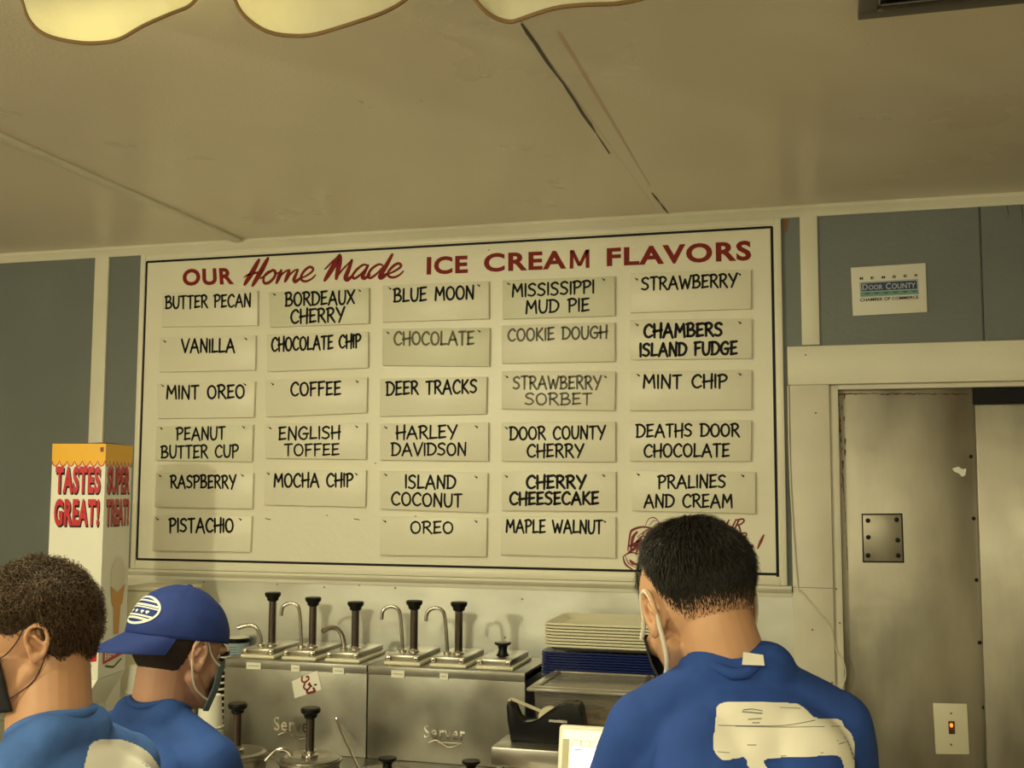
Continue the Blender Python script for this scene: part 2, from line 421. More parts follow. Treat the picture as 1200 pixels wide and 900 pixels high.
# vertical battens
def batten(n, xa, xb_, y, zb, zt=None):
    a = W(xa, y, YW).x; b = W(xb_, y, YW).x
    return struct(obj('trim_%d' % n, MB().span((a, YW-.012, zb), (b, YW+.001, ZC-.034), .002, 2), 'trim_paint'))
batten(3, 113.5, 129.5, 305, 0.5)
batten(4, 937, 957.6, 255, W(940, 405, YW).z)
# small torn patch of bare wood beside the board top
obj('bare_patch', MB().prism([W(918, 257, YW-.001), W(924, 257, YW-.001), W(922, 272, YW-.001), (W(919, 270, YW-.001))], (0, .001, 0)), 'raw_wood', wb, smooth=False)
# steel splash panel
zs = W(600, 692, YW).z
xsr = W(933, 700, YW).x
COUNT_Z = .86
sp = struct(obj('trim_5', MB().span((XL+.3, YW-.008, COUNT_Z), (xsr, YW+.001, zs+.02), .001, 1), 'steel_splash'))
scr = MB()
for x, y in ((238.8, 682), (325, 684.5), (380, 688), (421, 685.5), (463, 689), (463.5, 689), (612, 702), (592, 747), (655, 690)):
    scr.lathe([(.0035, 0), (.0035, .001), (.002, .002)], W(x, y, YW-.008), 8, (0, -1, 0))
obj('screw_heads', scr, 'steel_dark', sp)['kind'] = 'stuff'
# moulded ledge below the board
lx0 = W(154, 670, YW).x; lx1 = W(928, 690, YW).x; zl = CZ-.0838*YW
lp = [(0, .002), (-.026, .002), (-.030, -.006), (-.026, -.014), (-.016, -.022), (-.014, -.034), (0, -.036)]
struct(obj('trim_6', MB().prism([(lx0, YW+a, zl+b) for a, b in lp], (lx1-lx0, 0, 0)), 'trim_paint', ang=30))

# ------------------------------------------------------------------ doorway
Xj0 = W(925, 455, YW).x; Xj1 = W(971.5, 455, YW).x; zl0 = W(925, 452, YW).z; zl1 = W(925, 407, YW).z
struct(obj('trim_7', MB().span((Xj0-.004, YW-.024, zl0), (XR, YW+.001, zl1), .003), 'trim_paint'))      # lintel board
j = struct(obj('trim_8', MB().span((Xj0, YW-.018, 0), (Xj1, YW+.03, zl0), .003), 'jamb_paint'))
obj('joint', MB().span((Xj0-.0005, YW-.0186, W(950, 688, YW).z-.001), (Xj1+.0005, YW-.017, W(950, 688, YW).z+.0004)), 'sign_brown', j, smooth=False)
nl = MB()
for x, y in ((935, 690), (952, 738), (956, 484), (980, 690), (975, 800), (984, 730), (944, 416)):
    nl.lathe([(.0028, 0), (.0028, .0008)], W(x, y, YW-.0185 if y > 452 else YW-.0245), 8, (0, -1, 0))
obj('nail_heads', nl, 'sign_brown', j)['kind'] = 'stuff'
struct(obj('trim_9', MB().span((Xj1, YW-.004, 0), (Xj1+.028, YW+.05, zl0-.002), .002), 'jamb_paint'))   # door stop
struct(obj('trim_10', MB().span((Xj1+.02, YW-.002, zl0-.016), (XR, YW+.05, zl0), .002), 'jamb_paint'))
YD = YW+.03
xg = W(1139.5, 460, YD).x
dr = struct(obj('door_1', MB().span((Xj1+.026, YD, 0), (xg+.1, YD+.05, zl0-.014), .003), 'steel_door'))
# hinge plate with six bolts
hp = MB().prism([W(1011, 603.5, YD-.001), W(1056, 603, YD-.001), W(1058, 658, YD-.001), W(1012.5, 657.5, YD-.001)], (0, -.004, 0), .0012)
hpo = obj('hinge_plate', hp, 'steel_door', dr)
bl = MB()
obj('plate_gap', MB().prism([W(1009.6, 602, YD-.0002), W(1057.6, 601.5, YD-.0002), W(1059.6, 659.6, YD-.0002), W(1011, 659.2, YD-.0002)], (0, -.001, 0)), 'black_paint', dr, smooth=False)
for x, y in ((1017, 610), (1050.5, 609), (1017.5, 629.5), (1052, 633), (1017, 651), (1052.5, 651)):
    b = MB().lathe([(.0075, 0), (.0075, .003), (.004, .005)], W(x, y, YD-.0045), 12, (0, -1, 0)); obj('bolt', b, 'black_plastic', hpo)
for x, y in ((1137.7, 535), (1141, 607.6), (1144.3, 679.6), (1148, 753), (1153, 829)):
    obj('rivet', MB().lathe([(.006, 0), (.006, .002), (.003, .004)], W(x, y, YD), 10, (0, -1, 0)), 'black_plastic', dr)
ru = MB(); rr_ = random.Random(12)
n_ = 70; P_ = [W(982.6+i*.16+rr_.uniform(-.5, .5), 460+i*3.0, YD-.0006) for i in range(n_)]
ru.strip(P_, [rr_.uniform(.0005, .0045)*(1 if i < 40 else .5) for i in range(n_)], (0, -1, 0))
for i in range(9):
    a = W(986+rr_.uniform(-2, 5), 464+i*13, YD-.0007); r = rr_.uniform(.003, .008); ru.strip([a+Vector((-r*.5, 0, r)), a+Vector((r*.2, 0, r*.3)), a+Vector((-r*.1, 0, -r)), a+Vector((r*.3, 0, -r*2))], [.001, r*.8, r*.6, .001], (0, -1, 0))
n_ = 50; P_ = [W(984+i*3.1, 461.5+rr_.uniform(-.6, .8), YD-.0006) for i in range(n_)]
ru.strip(P_, [rr_.uniform(.001, .006) for i in range(n_)], (0, -1, 0))
obj('rust_marks', ru, 'rust', dr)['kind'] = 'stuff'
pf = MB(); a = W(1127, 552, YD-.0006)
pf.add([a+Vector((x*.001, 0, z*.001)) for x, z in ((-28, 8), (-10, 14), (2, 6), (14, 8), (10, -14), (0, -18), (-8, -8), (-22, -2))], [tuple(range(7, -1, -1))])
obj('paint_scuff', pf, 'steel_splash', dr, smooth=False)
# second, sliding steel door
YD2 = YD-.028
dr2 = struct(obj('door_2', MB().span((W(1142.5, 475, YD2).x, YD2, 0), (XR, YD2+.027, W(1142, 474, YD2).z), .004), 'steel_door'))
struct(obj('trim_11', MB().span((xg, YD-.005, W(1142, 474, YD).z), (XR, YD+.05, zl0-.012)), 'black_paint'))
# switch plate on the steel door
swt = thing('light_switch', 'cream switch plate with red lit toggle on the steel door', 'switch', W(1115, 884, YD))
obj('switch_plate', MB().prism([W(1093, 823.5, YD-.0005), W(1133, 824.5, YD-.0005), W(1136, 884, YD-.0005), (W(1096.5, 883.5, YD-.0005))], (0, -.006, 0), .0025), 'cream_plastic', swt)
obj('toggle', MB().prism([W(1111, 845, YD-.006), W(1118.5, 845, YD-.006), W(1119, 860, YD-.006), W(1112, 860, YD-.006)], (0, -.004, 0), .001), 'rust', swt)
obj('indicator_lamp', MB().ell(W(1115, 850, YD-.011), (.0045, .003, .006)), 'red_glow', swt, label='glowing red lamp in the toggle')
for y in (836, 872.5): obj('screw', MB().lathe([(.0035, 0), (.0035, .001), (.002, .002)], W(1114.5, y, YD-.0065), 8, (0, -1, 0)), 'steel_dark', swt)
# cable down the jamb
pts = catmull([W(923.5, 452, YW-.022), W(926, 560, YW-.022), W(934, 680, YW-.022), W(938, 692, YW-.024), W(955, 712, YW-.024), W(973, 735, YW-.022), W(979, 760, YW-.012), W(988, 775, YW-.012), W(991, 792, YW-.012), W(986, 812, YW-.012), W(982, 860, YW-.012)], 6)
tag(obj('cable', MB().tube(pts, .0028, 6), 'wire_white'), 'thin white cable running down the door jamb and curling onto the steel door', 'cable')

# ------------------------------------------------------------------ chamber sign
def tfY(Y): return lambda x, y: W(x, y, Y)
cs = thing('membership_sign', 'small white DOOR COUNTY membership sign on the grey wall above the doorway', 'sign', W(1042, 370, YW))
obj('sign_panel', MB().prism([W(997, 314, YW-.001), W(1084.5, 308.5, YW-.001), W(1086.5, 366, YW-.001), W(999.5, 370.5, YW-.001)], (0, -.006, 0), .001), 'paper_white', cs)
Ys = YW-.0078; N = (0, -1, 0)
def quad(mb, pts, Y): mb.prism([W(x, y, Y) for x, y in pts], (0, .0003, 0))
q = MB(); quad(q, [(1007, 330.5), (1076, 326.5), (1077, 345), (1008, 348.5)], Ys+.0004); obj('sign_border', q, 'sign_pale', cs, smooth=False)
q = MB(); quad(q, [(1009, 332), (1074.3, 328.6), (1075, 338.5), (1009.5, 341.5)], Ys); obj('sign_band', q, 'sign_navy', cs, smooth=False)
q = MB(); quad(q, [(1008.5, 342.5), (1075.5, 339.5), (1076, 344), (1009, 347.3)], Ys); obj('sign_wave', q, 'sign_teal', cs, smooth=False)
q = MB()
for k in range(6):
    x = 1012+k*11; y = 343-k*.5; q.add([W(x, y, Ys-.0003), W(x+9, y-.4, Ys-.0003), W(x+4.5, y+2.4, Ys-.0003)], [(0, 2, 1)])
obj('sign_wave_crests', q, 'sign_teal_dark', cs, smooth=False)
q = MB(); tf = tfY(Ys-.0005)
typeset(q, 'D', [(1010.5, 340), (1017, 339.8), (1017, 332.8), (1010.5, 333)], tf, .02)
typeset(q, 'OOR', [(1018, 339.7), (1034.5, 339), (1034.5, 333.4), (1018, 334)], tf, .02)
typeset(q, 'C', [(1038, 339), (1044, 338.8), (1044, 331.5), (1038, 331.8)], tf, .02)
typeset(q, 'OUNTY', [(1045, 338.6), (1073, 337.4), (1073, 331), (1045, 332.2)], tf, .02)
obj('lettering', q, 'sign_pale', cs, smooth=False)
q = MB()
typeset(q, 'CHAMBER OF COMMERCE', [(1008, 353.5), (1076.5, 350), (1076.5, 346.3), (1008, 349.6)], tf, .015)
for k, c in enumerate('MEMBER'):
    x = 1007.5+k*12.9; y = 328-k*.72; typeset(q, c, [(x, y), (x+3.8, y-.2), (x+3.8, y-3.4), (x, y-3.2)], tf, .02)
obj('lettering', q, 'sign_black', cs, smooth=False)

# ================================================================== MENU BOARD
YBf = YW-.018
bd = thing('menu_board', 'large white ice cream flavours board with red painted heading', 'sign board', W(540, 680, YW))
bx0, bx1 = CZ*0-.6702*YW, -.0316*YW
c4 = [W(168, 300, YW), W(915.6, 257, YW), W(922.5, 686, YW), W(157, 670, YW)]
bx0 = (c4[0].x+c4[3].x)/2; bx1 = (c4[1].x+c4[2].x)/2; bz1 = (c4[0].z+c4[1].z)/2; bz0 = zl+.003
obj('board_panel', MB().span((bx0+.004, YBf, bz0+.003), (bx1-.004, YW-.001, bz1-.003)), 'board_paint', bd, smooth=False)
for a, b in (((bx0, YBf-.005, bz0), (bx0+.021, YW-.0005, bz1)), ((bx1-.021, YBf-.005, bz0), (bx1, YW-.0005, bz1)),
             ((bx0+.021, YBf-.005, bz1-.021), (bx1-.021, YW-.0005, bz1)), ((bx0+.021, YBf-.005, bz0), (bx1-.021, YW-.0005, bz0+.028))):
    obj('frame_strip', MB().span(a, b, .003, 2), 'board_paint', bd)
ln = MB(); Yl = YBf-.0006
lx = [bx0+.026, bx1-.030, bz0+.036, bz1-.029]
ln.strip([(lx[0], Yl, lx[3]), (lx[1], Yl, lx[3])], .0085, N, 2); ln.strip([(lx[0], Yl, lx[2]), (lx[1], Yl, lx[2])], .0085, N, 2)
ln.strip([(lx[0], Yl-.0001, lx[2]), (lx[0], Yl-.0001, lx[3])], .0085, N, 2); ln.strip([(lx[1], Yl-.0001, lx[2]-.008), (lx[1], Yl-.0001, lx[3])], .0095, N, 2)
obj('border_line', ln, 'black_paint', bd, smooth=False)
# heading
Yt = YBf-.0008; tf = tfY(Yt)
hd = MB()
hds = [hd]
typeset(hd, 'OUR', [(213.5, 335.2), (274.5, 333.2), (272.3, 313.5), (214.5, 315.2)], tf, .038, 1.12)
hd = MB(); hds.append(hd)
typeset(hd, 'ICE', [(499.8, 322.2), (548.2, 320), (548, 299.2), (500.2, 301)], tf, .036, 1.1)
hd = MB(); hds.append(hd)
typeset(hd, 'CREA', [(567, 319.2), (663.5, 315), (663.5, 293.3), (567, 297)], tf, .034, 1.12)
for a, b, c_, d in (((667.5, 314.9), (671.9, 314.7), (672.3, 293.0), (667.9, 293.2)), ((686.4, 314.0), (690.8, 313.8), (690.6, 292.3), (686.2, 292.5)), ((667.9, 293.2), (672.5, 293.0), (681.4, 311.5), (677.0, 311.7)), ((677.0, 311.7), (681.4, 311.5), (690.6, 292.3), (686.0, 292.5))):
    hd.add([tf(*a), tf(*d), tf(*c_), tf(*b)], [(0, 3, 2, 1)])
hd = MB(); hds.append(hd)
typeset(hd, 'FLAVORS', [(711, 312.3), (880.5, 305.2), (880, 281.6), (711, 290.6)], tf, .036, 1.12)
SCR = [ # script lettering in crop units (7.5 per px from 300,290)
 ([(25, 110), (-35, 220), (-100, 325)], 27), ([(105, 95), (40, 215), (-30, 335)], 27), ([(-105, 262), (-70, 240), (-20, 228), (40, 212), (75, 190)], 11),
 ([(40, 272), (75, 250), (112, 222), (150, 200), (172, 222), (160, 262), (125, 300), (88, 316), (66, 298), (72, 255), (105, 215), (140, 205)], 15), ([(160, 225), (185, 228), (205, 215)], 9),
 ([(222, 200), (205, 250), (180, 312)], 22), ([(183, 300), (225, 240), (262, 208), (288, 196)], 10), ([(292, 200), (280, 245), (255, 300)], 22), ([(258, 292), (300, 238), (335, 205), (362, 192)], 10),
 ([(368, 196), (350, 240), (334, 280), (345, 300), (370, 285), (400, 262)], 19), ([(395, 268), (440, 250), (492, 212), (500, 184), (470, 172), (425, 205), (396, 255), (404, 288), (440, 298), (490, 275), (522, 242)], 14),
 ([(602, 192), (625, 172), (670, 125), (735, 68)], 10), ([(735, 68), (680, 165), (605, 288)], 28), ([(742, 78), (730, 150), (705, 275)], 27), ([(703, 272), (760, 195), (842, 112)], 10), ([(842, 112), (815, 190), (788, 262), (805, 282), (840, 255)], 24),
 ([(985, 160), (945, 152), (890, 190), (848, 248), (868, 272), (925, 232), (985, 165)], 14), ([(985, 158), (955, 215), (936, 255), (955, 270), (1000, 240)], 20),
 ([(1118, 160), (1080, 148), (1020, 185), (985, 242), (1005, 268), (1060, 232), (1115, 172)], 14), ([(1197, 62), (1150, 150), (1092, 250), (1110, 262), (1145, 235)], 24),
 ([(1140, 240), (1190, 222), (1255, 185), (1275, 158), (1250, 140), (1205, 165), (1162, 218), (1170, 255), (1215, 262), (1262, 240), (1295, 208)], 14)]
hd = MB(); hds.append(hd)
for pts, w in SCR:
    P3 = catmull([tf(300+x/7.5, 290+y/7.5) for x, y in pts], 5); k = len(P3); w3 = w/7.5/343*2.0
    hd.strip(P3, [w3*(1-.45*abs(2*i/(k-1)-1)**2) for i in range(k)], N)
for h_ in hds: obj('heading_lettering', h_, 'header_red', bd, smooth=False)
# red crest and words lower right of the board (partly hidden in the photo by a head)
lg = MB(); c = lambda x, y: tf(720+x/6, 590+y/6)
def cst(pts, w): 
    P3 = catmull([c(*p) for p in pts], 4); k = len(P3); lg.strip(P3, [w*(1-.5*abs(2*i/(k-1)-1)) for i in range(k)], N)
cst([(60, 375), (110, 345), (170, 355)], .006); cst([(60, 375), (80, 430), (135, 470)], .007); cst([(78, 372), (100, 420), (150, 452)], .004)
cst([(95, 330), (110, 220), (130, 185), (200, 165), (290, 180)], .009); cst([(100, 345), (150, 310), (210, 270)], .012); cst([(115, 325), (130, 240), (160, 200)], .012)
cst([(135, 330), (160, 270), (190, 240)], .010); cst([(215, 160), (240, 110), (280, 100), (310, 130), (310, 170)], .0035); cst([(245, 160), (270, 125), (300, 120)], .003)
cst([(160, 235), (230, 185), (280, 175)], .004); cst([(165, 240), (210, 230), (240, 235)], .004); cst([(150, 360), (165, 320), (200, 290)], .008); cst([(180, 260), (200, 220), (215, 190)], .004); cst([(205, 265), (225, 225), (240, 190)], .004)
cst([(110, 400), (130, 420), (160, 430)], .012); cst([(100, 300), (150, 285), (190, 255)], .014); cst([(290, 150), (340, 135), (380, 145)], .003)
obj('crest', lg, 'logo_red', bd, smooth=False); lg = MB()
brush(lg, 'OUR', 838, 871, 617, 615, 13, tf, N, .16, slant=.35)
brush(lg, 'ER', 853, 874, 632.5, 630.5, 12, tf, N, .15, slant=.35)
brush(lg, 'S', 873, 881, 646.5, 645.5, 14, tf, N, .16, slant=.3)
cst([(1050, 222), (1030, 265), (1008, 315)], .010); cst([(988, 358), (996, 354)], .008)
obj('slogan_lettering', lg, 'logo_red', bd, smooth=False)
st = MB()
for x, y in ((314, 608.3), (418, 608.6)): st.strip([W(x-3, y-.6, YBf-.001), W(x, y, YBf-.001), W(x+3, y+.6, YBf-.001)], .003, N)
for x, y in ((440, 543), (383, 604), (573, 293), (487, 605)): st.strip([W(x-.6, y, YBf-.001), W(x+.6, y, YBf-.001)], .003, N)
obj('staples_and_nails', st, 'sign_brown', bd, smooth=False)['kind'] = 'stuff'

# ------------------------------------------------------------------ flavour plates
PL = [ # corners TL TR BR BL, text lines (text,x0,x1,y0,y1,h), ink, old?, label
 ((190, 343.5, 301.5, 340.5, 301.5, 381.5, 189.5, 383), [('BUTTER PECAN', 194, 293.5, 354.7, 351.6, 14)], 'k', 0, 'white flavour plate lettered BUTTER PECAN at the top left of the board', ()),
 ((187, 395, 299.3, 393, 298.7, 433.7, 186.3, 436), [('VANILLA', 213, 274.6, 405.4, 405, 15)], 'k', 0, 'white flavour plate lettered VANILLA in black brush capitals', ((193.5, 400.5), (288.7, 397.5))),
 ((183.7, 449.5, 298.6, 447, 297, 489, 184.5, 490.5), [('MINT OREO', 195, 286, 459.8, 459, 15)], 'k', 0, 'white flavour plate second word four letters, directly below the VANILLA plate', ((191, 452.5), (287.5, 451))),
 ((183.5, 499.6, 296.3, 497.6, 294.8, 541, 181.5, 539.5), [('PEANUT', 207, 263.5, 508.5, 507.5, 14), ('BUTTER CUP', 189, 279, 529.6, 528.8, 14)], 'k', 1, 'white flavour plate lettered PEANUT BUTTER CUP on two lines', ((189.5, 502.5), (286, 501))),
 ((182, 554.3, 296.5, 554.3, 295.3, 596.3, 180.6, 594), [('RASPBERRY', 200, 276, 564.5, 564.5, 14.5)], 'k', 0, 'white flavour plate lettered RASPBERRY', ((188, 558), (284.5, 557.5))),
 ((179.6, 604.7, 294.8, 604.7, 293, 647, 178, 645.3), [('PISTACHIO', 198.6, 273, 615.8, 615.6, 15.5)], 'k', 0, 'white flavour plate lettered PISTACHIO at the bottom left of the board', ((185, 608.7), (282, 609))),
 ((315, 342.5, 432, 337, 432, 379, 315.8, 383.5), [('BORDEAUX', 334.5, 415, 351, 348.2, 15), ('CHERRY', 341, 403.3, 371, 368.5, 15.5)], 'k', 1, 'greyish flavour plate lettered BORDEAUX CHERRY', ((322, 345.5), (422, 341))),
 ((312.6, 392.3, 431, 388.5, 431, 431, 313, 435.5), [('CHOCOLATE CHIP', 318.5, 422.5, 403.8, 399.6, 15)], 'k', 0, 'white flavour plate lettered CHOCOLATE CHIP', ()),
 ((310.4, 445.7, 430, 442, 429.2, 483.7, 311.4, 488.7), [('COFFEE', 341, 399, 456.2, 455, 15)], 'k', 0, 'white flavour plate lettered COFFEE', ((320, 450.5), (419, 447.5))),
 ((310.4, 496.5, 429.3, 495.5, 428.5, 538.4, 310.4, 537), [('ENGLISH', 327, 398, 508, 506.8, 14), ('TOFFEE', 333.5, 397, 527.4, 526.8, 13)], 'k', 0, 'white flavour plate lettered ENGLISH TOFFEE', ((317, 502), (418.5, 500.5))),
 ((309.8, 551.8, 428.8, 551, 427.8, 594.3, 309.5, 591.6), [('MOCHA CHIP', 321, 413.3, 563, 562.5, 15)], 'k', 0, 'white flavour plate lettered MOCHA CHIP', ((315, 555.5), (418, 556))),
 ((448, 334.7, 572.6, 329.4, 572.6, 373.5, 448, 377.5), [('BLUE MOON', 461.5, 555, 346.5, 342.5, 15)], 'k', 0, 'white flavour plate lettered BLUE MOON', ((457.5, 338.5), (561.5, 335))),
 ((448, 385.5, 573.7, 384, 573, 429.5, 447.5, 428.3), [('CHOCOLATE', 462, 555, 396.8, 396, 15)], 'g', 1, 'flavour plate with faded grey lettering CHOCOLATE', ((455, 390.3), (562, 388.5))),
 ((445.3, 444, 570.3, 441.3, 569.3, 485.2, 444.6, 487.9), [('DEER TRACKS', 453, 558.5, 455.4, 452.6, 15)], 'k', 0, 'white flavour plate lettered DEER TRACKS', ()),
 ((445.3, 496.5, 572, 495, 571.8, 540.6, 445, 539), [('HARLEY', 465, 535, 506.8, 506, 14.5), ('DAVIDSON', 459, 546, 526.6, 526.4, 14)], 'k', 0, 'two line flavour plate in the middle column, below the DEER TRACKS plate', ((452.7, 501.5), (559, 500.5))),
 ((445, 551.8, 571.3, 554, 570.3, 600.8, 445, 596.5), [('ISLAND', 475, 533.5, 564.5, 565, 15), ('COCONUT', 459, 541, 584.3, 586.8, 14.5)], 'k', 0, 'white flavour plate lettered ISLAND COCONUT', ((452.5, 556.8), (558.5, 559.5))),
 ((445.3, 605.5, 570.3, 607, 569.5, 652.5, 445, 650.5), [('OREO', 481.5, 530.5, 618.2, 618.2, 13.5)], 'k', 0, 'lowest flavour plate of the middle column, one word of four letters', ((451.5, 611.3), (558.5, 611.5))),
 ((588.7, 328.7, 720.3, 323.5, 720.3, 370, 588.7, 373.9), [('MISSISSIPPI', 600, 696, 340.6, 336, 14.5), ('MUD PIE', 616, 690, 360.2, 357, 14.5)], 'k', 1, 'greyish flavour plate lettered MISSISSIPPI MUD PIE', ((596.5, 333), (708, 328))),
 ((587.7, 381.5, 720.3, 377.7, 720.3, 423.5, 587.7, 425.9), [('COOKIE DOUGH', 595.5, 711.3, 393, 389, 14)], 'b', 0, 'white flavour plate lettered COOKIE DOUGH', ()),
 ((587.7, 435, 721, 435, 720, 481.2, 587.6, 479.3), [('STRAWBERRY', 601.5, 704, 448.4, 448.2, 14.5), ('SORBET', 615.5, 693, 467.6, 467.6, 13)], 'o', 0, 'flavour plate with olive brown lettering STRAWBERRY SORBET', ((594.5, 442), (710, 442))),
 ((587.6, 495, 720.8, 494, 720.8, 541.3, 587.6, 540.5), [('DOOR COUNTY', 597.7, 709, 508, 506.6, 14.5), ('CHERRY', 618, 683.5, 528.3, 528, 14.5)], 'k', 0, 'white flavour plate lettered DOOR COUNTY CHERRY', ((594, 502),)),
 ((587.6, 552.8, 721.4, 552.8, 721.4, 599.5, 587.6, 598.4), [('CHERRY', 617.3, 686, 565, 564.6, 14.5), ('CHEESECAKE', 597.7, 701, 584.4, 583.6, 14)], 'B', 0, 'white flavour plate lettered CHERRY CHEESECAKE', ((594, 558.8), (708, 557.8))),
 ((587.6, 605.3, 721.3, 606, 721.3, 653.8, 586.5, 650), [('MAPLE WALNUT', 593, 705.5, 616.3, 617.6, 14.5)], 'k', 0, 'white flavour plate lettered MAPLE WALNUT', ((709, 611.5),)),
 ((738.3, 320.5, 880, 315.7, 880, 361.8, 738.7, 366.5), [('STRAWBERRY', 752, 863.3, 332.7, 328, 14.5)], 'k', 0, 'white flavour plate lettered STRAWBERRY alone, at the top right of the board', ((746.5, 327.5), (867, 321.7))),
 ((738, 375, 881, 373.3, 880.8, 420, 738.3, 421.5), [('CHAMBERS', 755, 846, 388, 386, 15), ('ISLAND FUDGE', 750, 863.3, 410.3, 407.5, 14.5)], 'B', 0, 'white flavour plate lettered CHAMBERS ISLAND FUDGE', ((747, 381), (867.5, 378.5))),
 ((738.3, 436, 880.8, 433.4, 880.6, 480, 737.7, 481.2), [('MINT CHIP', 753.5, 851.7, 447.4, 446.6, 15)], 'k', 0, 'white flavour plate lettered MINT CHIP', ((748.5, 440), (867.7, 439))),
 ((738, 494, 880.6, 492.3, 879.7, 540.7, 737.7, 540.5), [('DEATHS DOOR', 746, 866, 504.8, 503.8, 14.5), ('CHOCOLATE', 755, 854.3, 528.3, 527.5, 14.5)], 'k', 0, 'white flavour plate lettered DEATHS DOOR CHOCOLATE', ()),
 ((741.2, 551.9, 885, 553, 885, 602, 740.5, 598.4), [('PRALINES', 771.5, 850, 565, 563.8, 14.5), ('AND CREAM', 755, 858, 587, 587, 14.5)], 'k', 0, 'white flavour plate lettered PRALINES AND CREAM', ((748.5, 556.5), (871, 558)))]
INK = dict(k='sign_black', g='sign_grey', o='sign_olive', b='sign_brown', B='sign_black')
YP0 = YBf-.0005; YP1 = YBf-.014
for q8, lines, ink, old, lab, pins in PL:
    P = [(q8[i], q8[i+1]) for i in range(0, 8, 2)]
    t = thing('flavour_plate', lab, 'sign', W((P[2][0]+P[3][0])/2, (P[2][1]+P[3][1])/2, YP0), group='flavour plates on the menu board')
    obj('plate', MB().prism([W(x, y, YP1) for x, y in P], (0, YP0-YP1, 0), .0014), 'plate_old_paint' if old else 'plate_paint', t)
    for tx, x0, x1, y0, y1, h in lines:
        mb = MB(); brush(mb, tx, x0, x1, y0, y1, h, tfY(YP1-.0006), N, .22 if ink == 'B' else .175)
        obj('lettering', mb, INK[ink], t, smooth=False)
    for x, y in pins:
        obj('nail', MB().ell(W(x, y, YP1-.0015), (.0032, .003, .0032), None, 8, 6).strip([W(x-2.2, y-1.6, YP1-.0008), W(x, y, YP1-.0008)], .003, N), 'sign_black', t)

# ================================================================== COUNTER AND EQUIPMENT
ct = thing('back_counter', 'long stainless steel counter along the back wall under the pumps', 'counter', (-2.2, 3.3, 0))
obj('worktop', MB().span((XL+.3, 2.72, COUNT_Z-.04), (xsr+.02, YW-.009, COUNT_Z), .006), 'steel', ct)
obj('cabinet_body', MB().span((XL+.32, 2.78, 0), (xsr, YW-.012, COUNT_Z-.04)), 'steel_dark', ct)
cb = thing('register_cabinet', 'low cabinet in front of the back counter, carrying the tablet', 'cabinet', (-.3, 2.4, 0))
obj('worktop', MB().span((-.85, 2.10, COUNT_Z-.04), (.35, 2.715, COUNT_Z), .006), 'steel', cb)
obj('cabinet_body', MB().span((-.83, 2.13, 0), (.33, 2.70, COUNT_Z-.04)), 'side_wall_paint', cb)

# topping stations (steel boxes with pumps)
YF = 3.41; HB = CZ-.57
bxs = [Zp(263.5, 771, HB).x, Zp(432, 779, HB).x, Zp(615.6, 789, HB).x]
def station(x0, x1, lab):
    t = thing('topping_station', lab, 'dispenser', ((x0+x1)/2, 3.56, COUNT_Z), group='topping stations on the counter')
    obj('body', MB().span((x0+.0015, YF, COUNT_Z), (x1-.0015, 3.72, HB-.004), .004), 'steel_box', t)
    obj('top_rim', MB().span((x0+.0015, YF-.003, HB-.028), (x1-.0015, 3.722, HB), .003), 'steel_box', t)
    return t
s1 = station(bxs[0], bxs[1], 'left steel topping station with three pumps, next to the striped cups')
s2 = station(bxs[1], bxs[2], 'right steel topping station with two pumps and a black knobbed lid')
def embossed(t, cx, cy, sc, full):
    tfb = tfY(YF-.0025); m = MB()
    q0 = [(cx-24*sc, cy+7*sc), (cx+24*sc, cy+10*sc), (cx+24*sc, cy-6*sc), (cx-24*sc, cy-9*sc)]
    vs, fs = type_mesh('Server', .012, .0, 1.15)
    pts = []
    for u, v, z in vs:
        a = Vector(q0[0]).lerp(Vector(q0[1]), u); b = Vector(q0[3]).lerp(Vector(q0[2]), u); p = a.lerp(b, v); pts.append(tfb(p.x, p.y))
    m.add(pts, fs); n0 = len(pts)
    # side walls so that the letters stand proud
    m.add([p+Vector((0, .003, 0)) for p in pts], [])
    from collections import Counter
    ec = Counter()
    for f in fs:
        for i in range(len(f)): ec[tuple(sorted((f[i], f[(i+1) % len(f)])))] += 1
    m.f += [(a, b, b+n0, a+n0) for (a, b), k in ec.items() if k == 1]
    m.tube(catmull([tfb(cx-19*sc, cy+12*sc), tfb(cx-10*sc, cy+9*sc), tfb(cx-3*sc, cy+13*sc), tfb(cx+4*sc, cy+17*sc), tfb(cx+12*sc, cy+16*sc), tfb(cx+18*sc, cy+13*sc)], 4), .0022, 6)
    m.tube([tfb(cx-8*sc, cy+11.5*sc), tfb(cx+20*sc, cy+13*sc)], .0014, 6)
    obj('raised_lettering', m, 'chrome', t, ang=30)
embossed(s1, 345, 849, 1.0, 0); embossed(s2, 521, 858, 1.0, 1)
for i, (a, b, st_) in enumerate([((288.8, 776), (305.5, 784.6), s1), ((341.2, 779), (351, 787.6), s1), ((390, 782), (403, 790.5), s1), ((458.6, 785.3), (473.8, 794.6), s2), ((515.3, 788.5), (525, 797), s2)]):
    m = MB().prism([W(a[0], a[1], YF-.0035), W(b[0], a[1]+.8, YF-.0035), W(b[0], b[1], YF-.0035), W(a[0], b[1]-.8, YF-.0035)], (0, -.0008, 0))
    o = obj('name_label', m, 'label_white', st_, smooth=False)
    m = MB(); ym = (a[1]+b[1])/2; m.strip([W(a[0]+2, ym-.3, YF-.0045), W(b[0]-2, ym+.3, YF-.0045)], .0018, N, 2); obj('print', m, 'sign_grey', o, smooth=False)
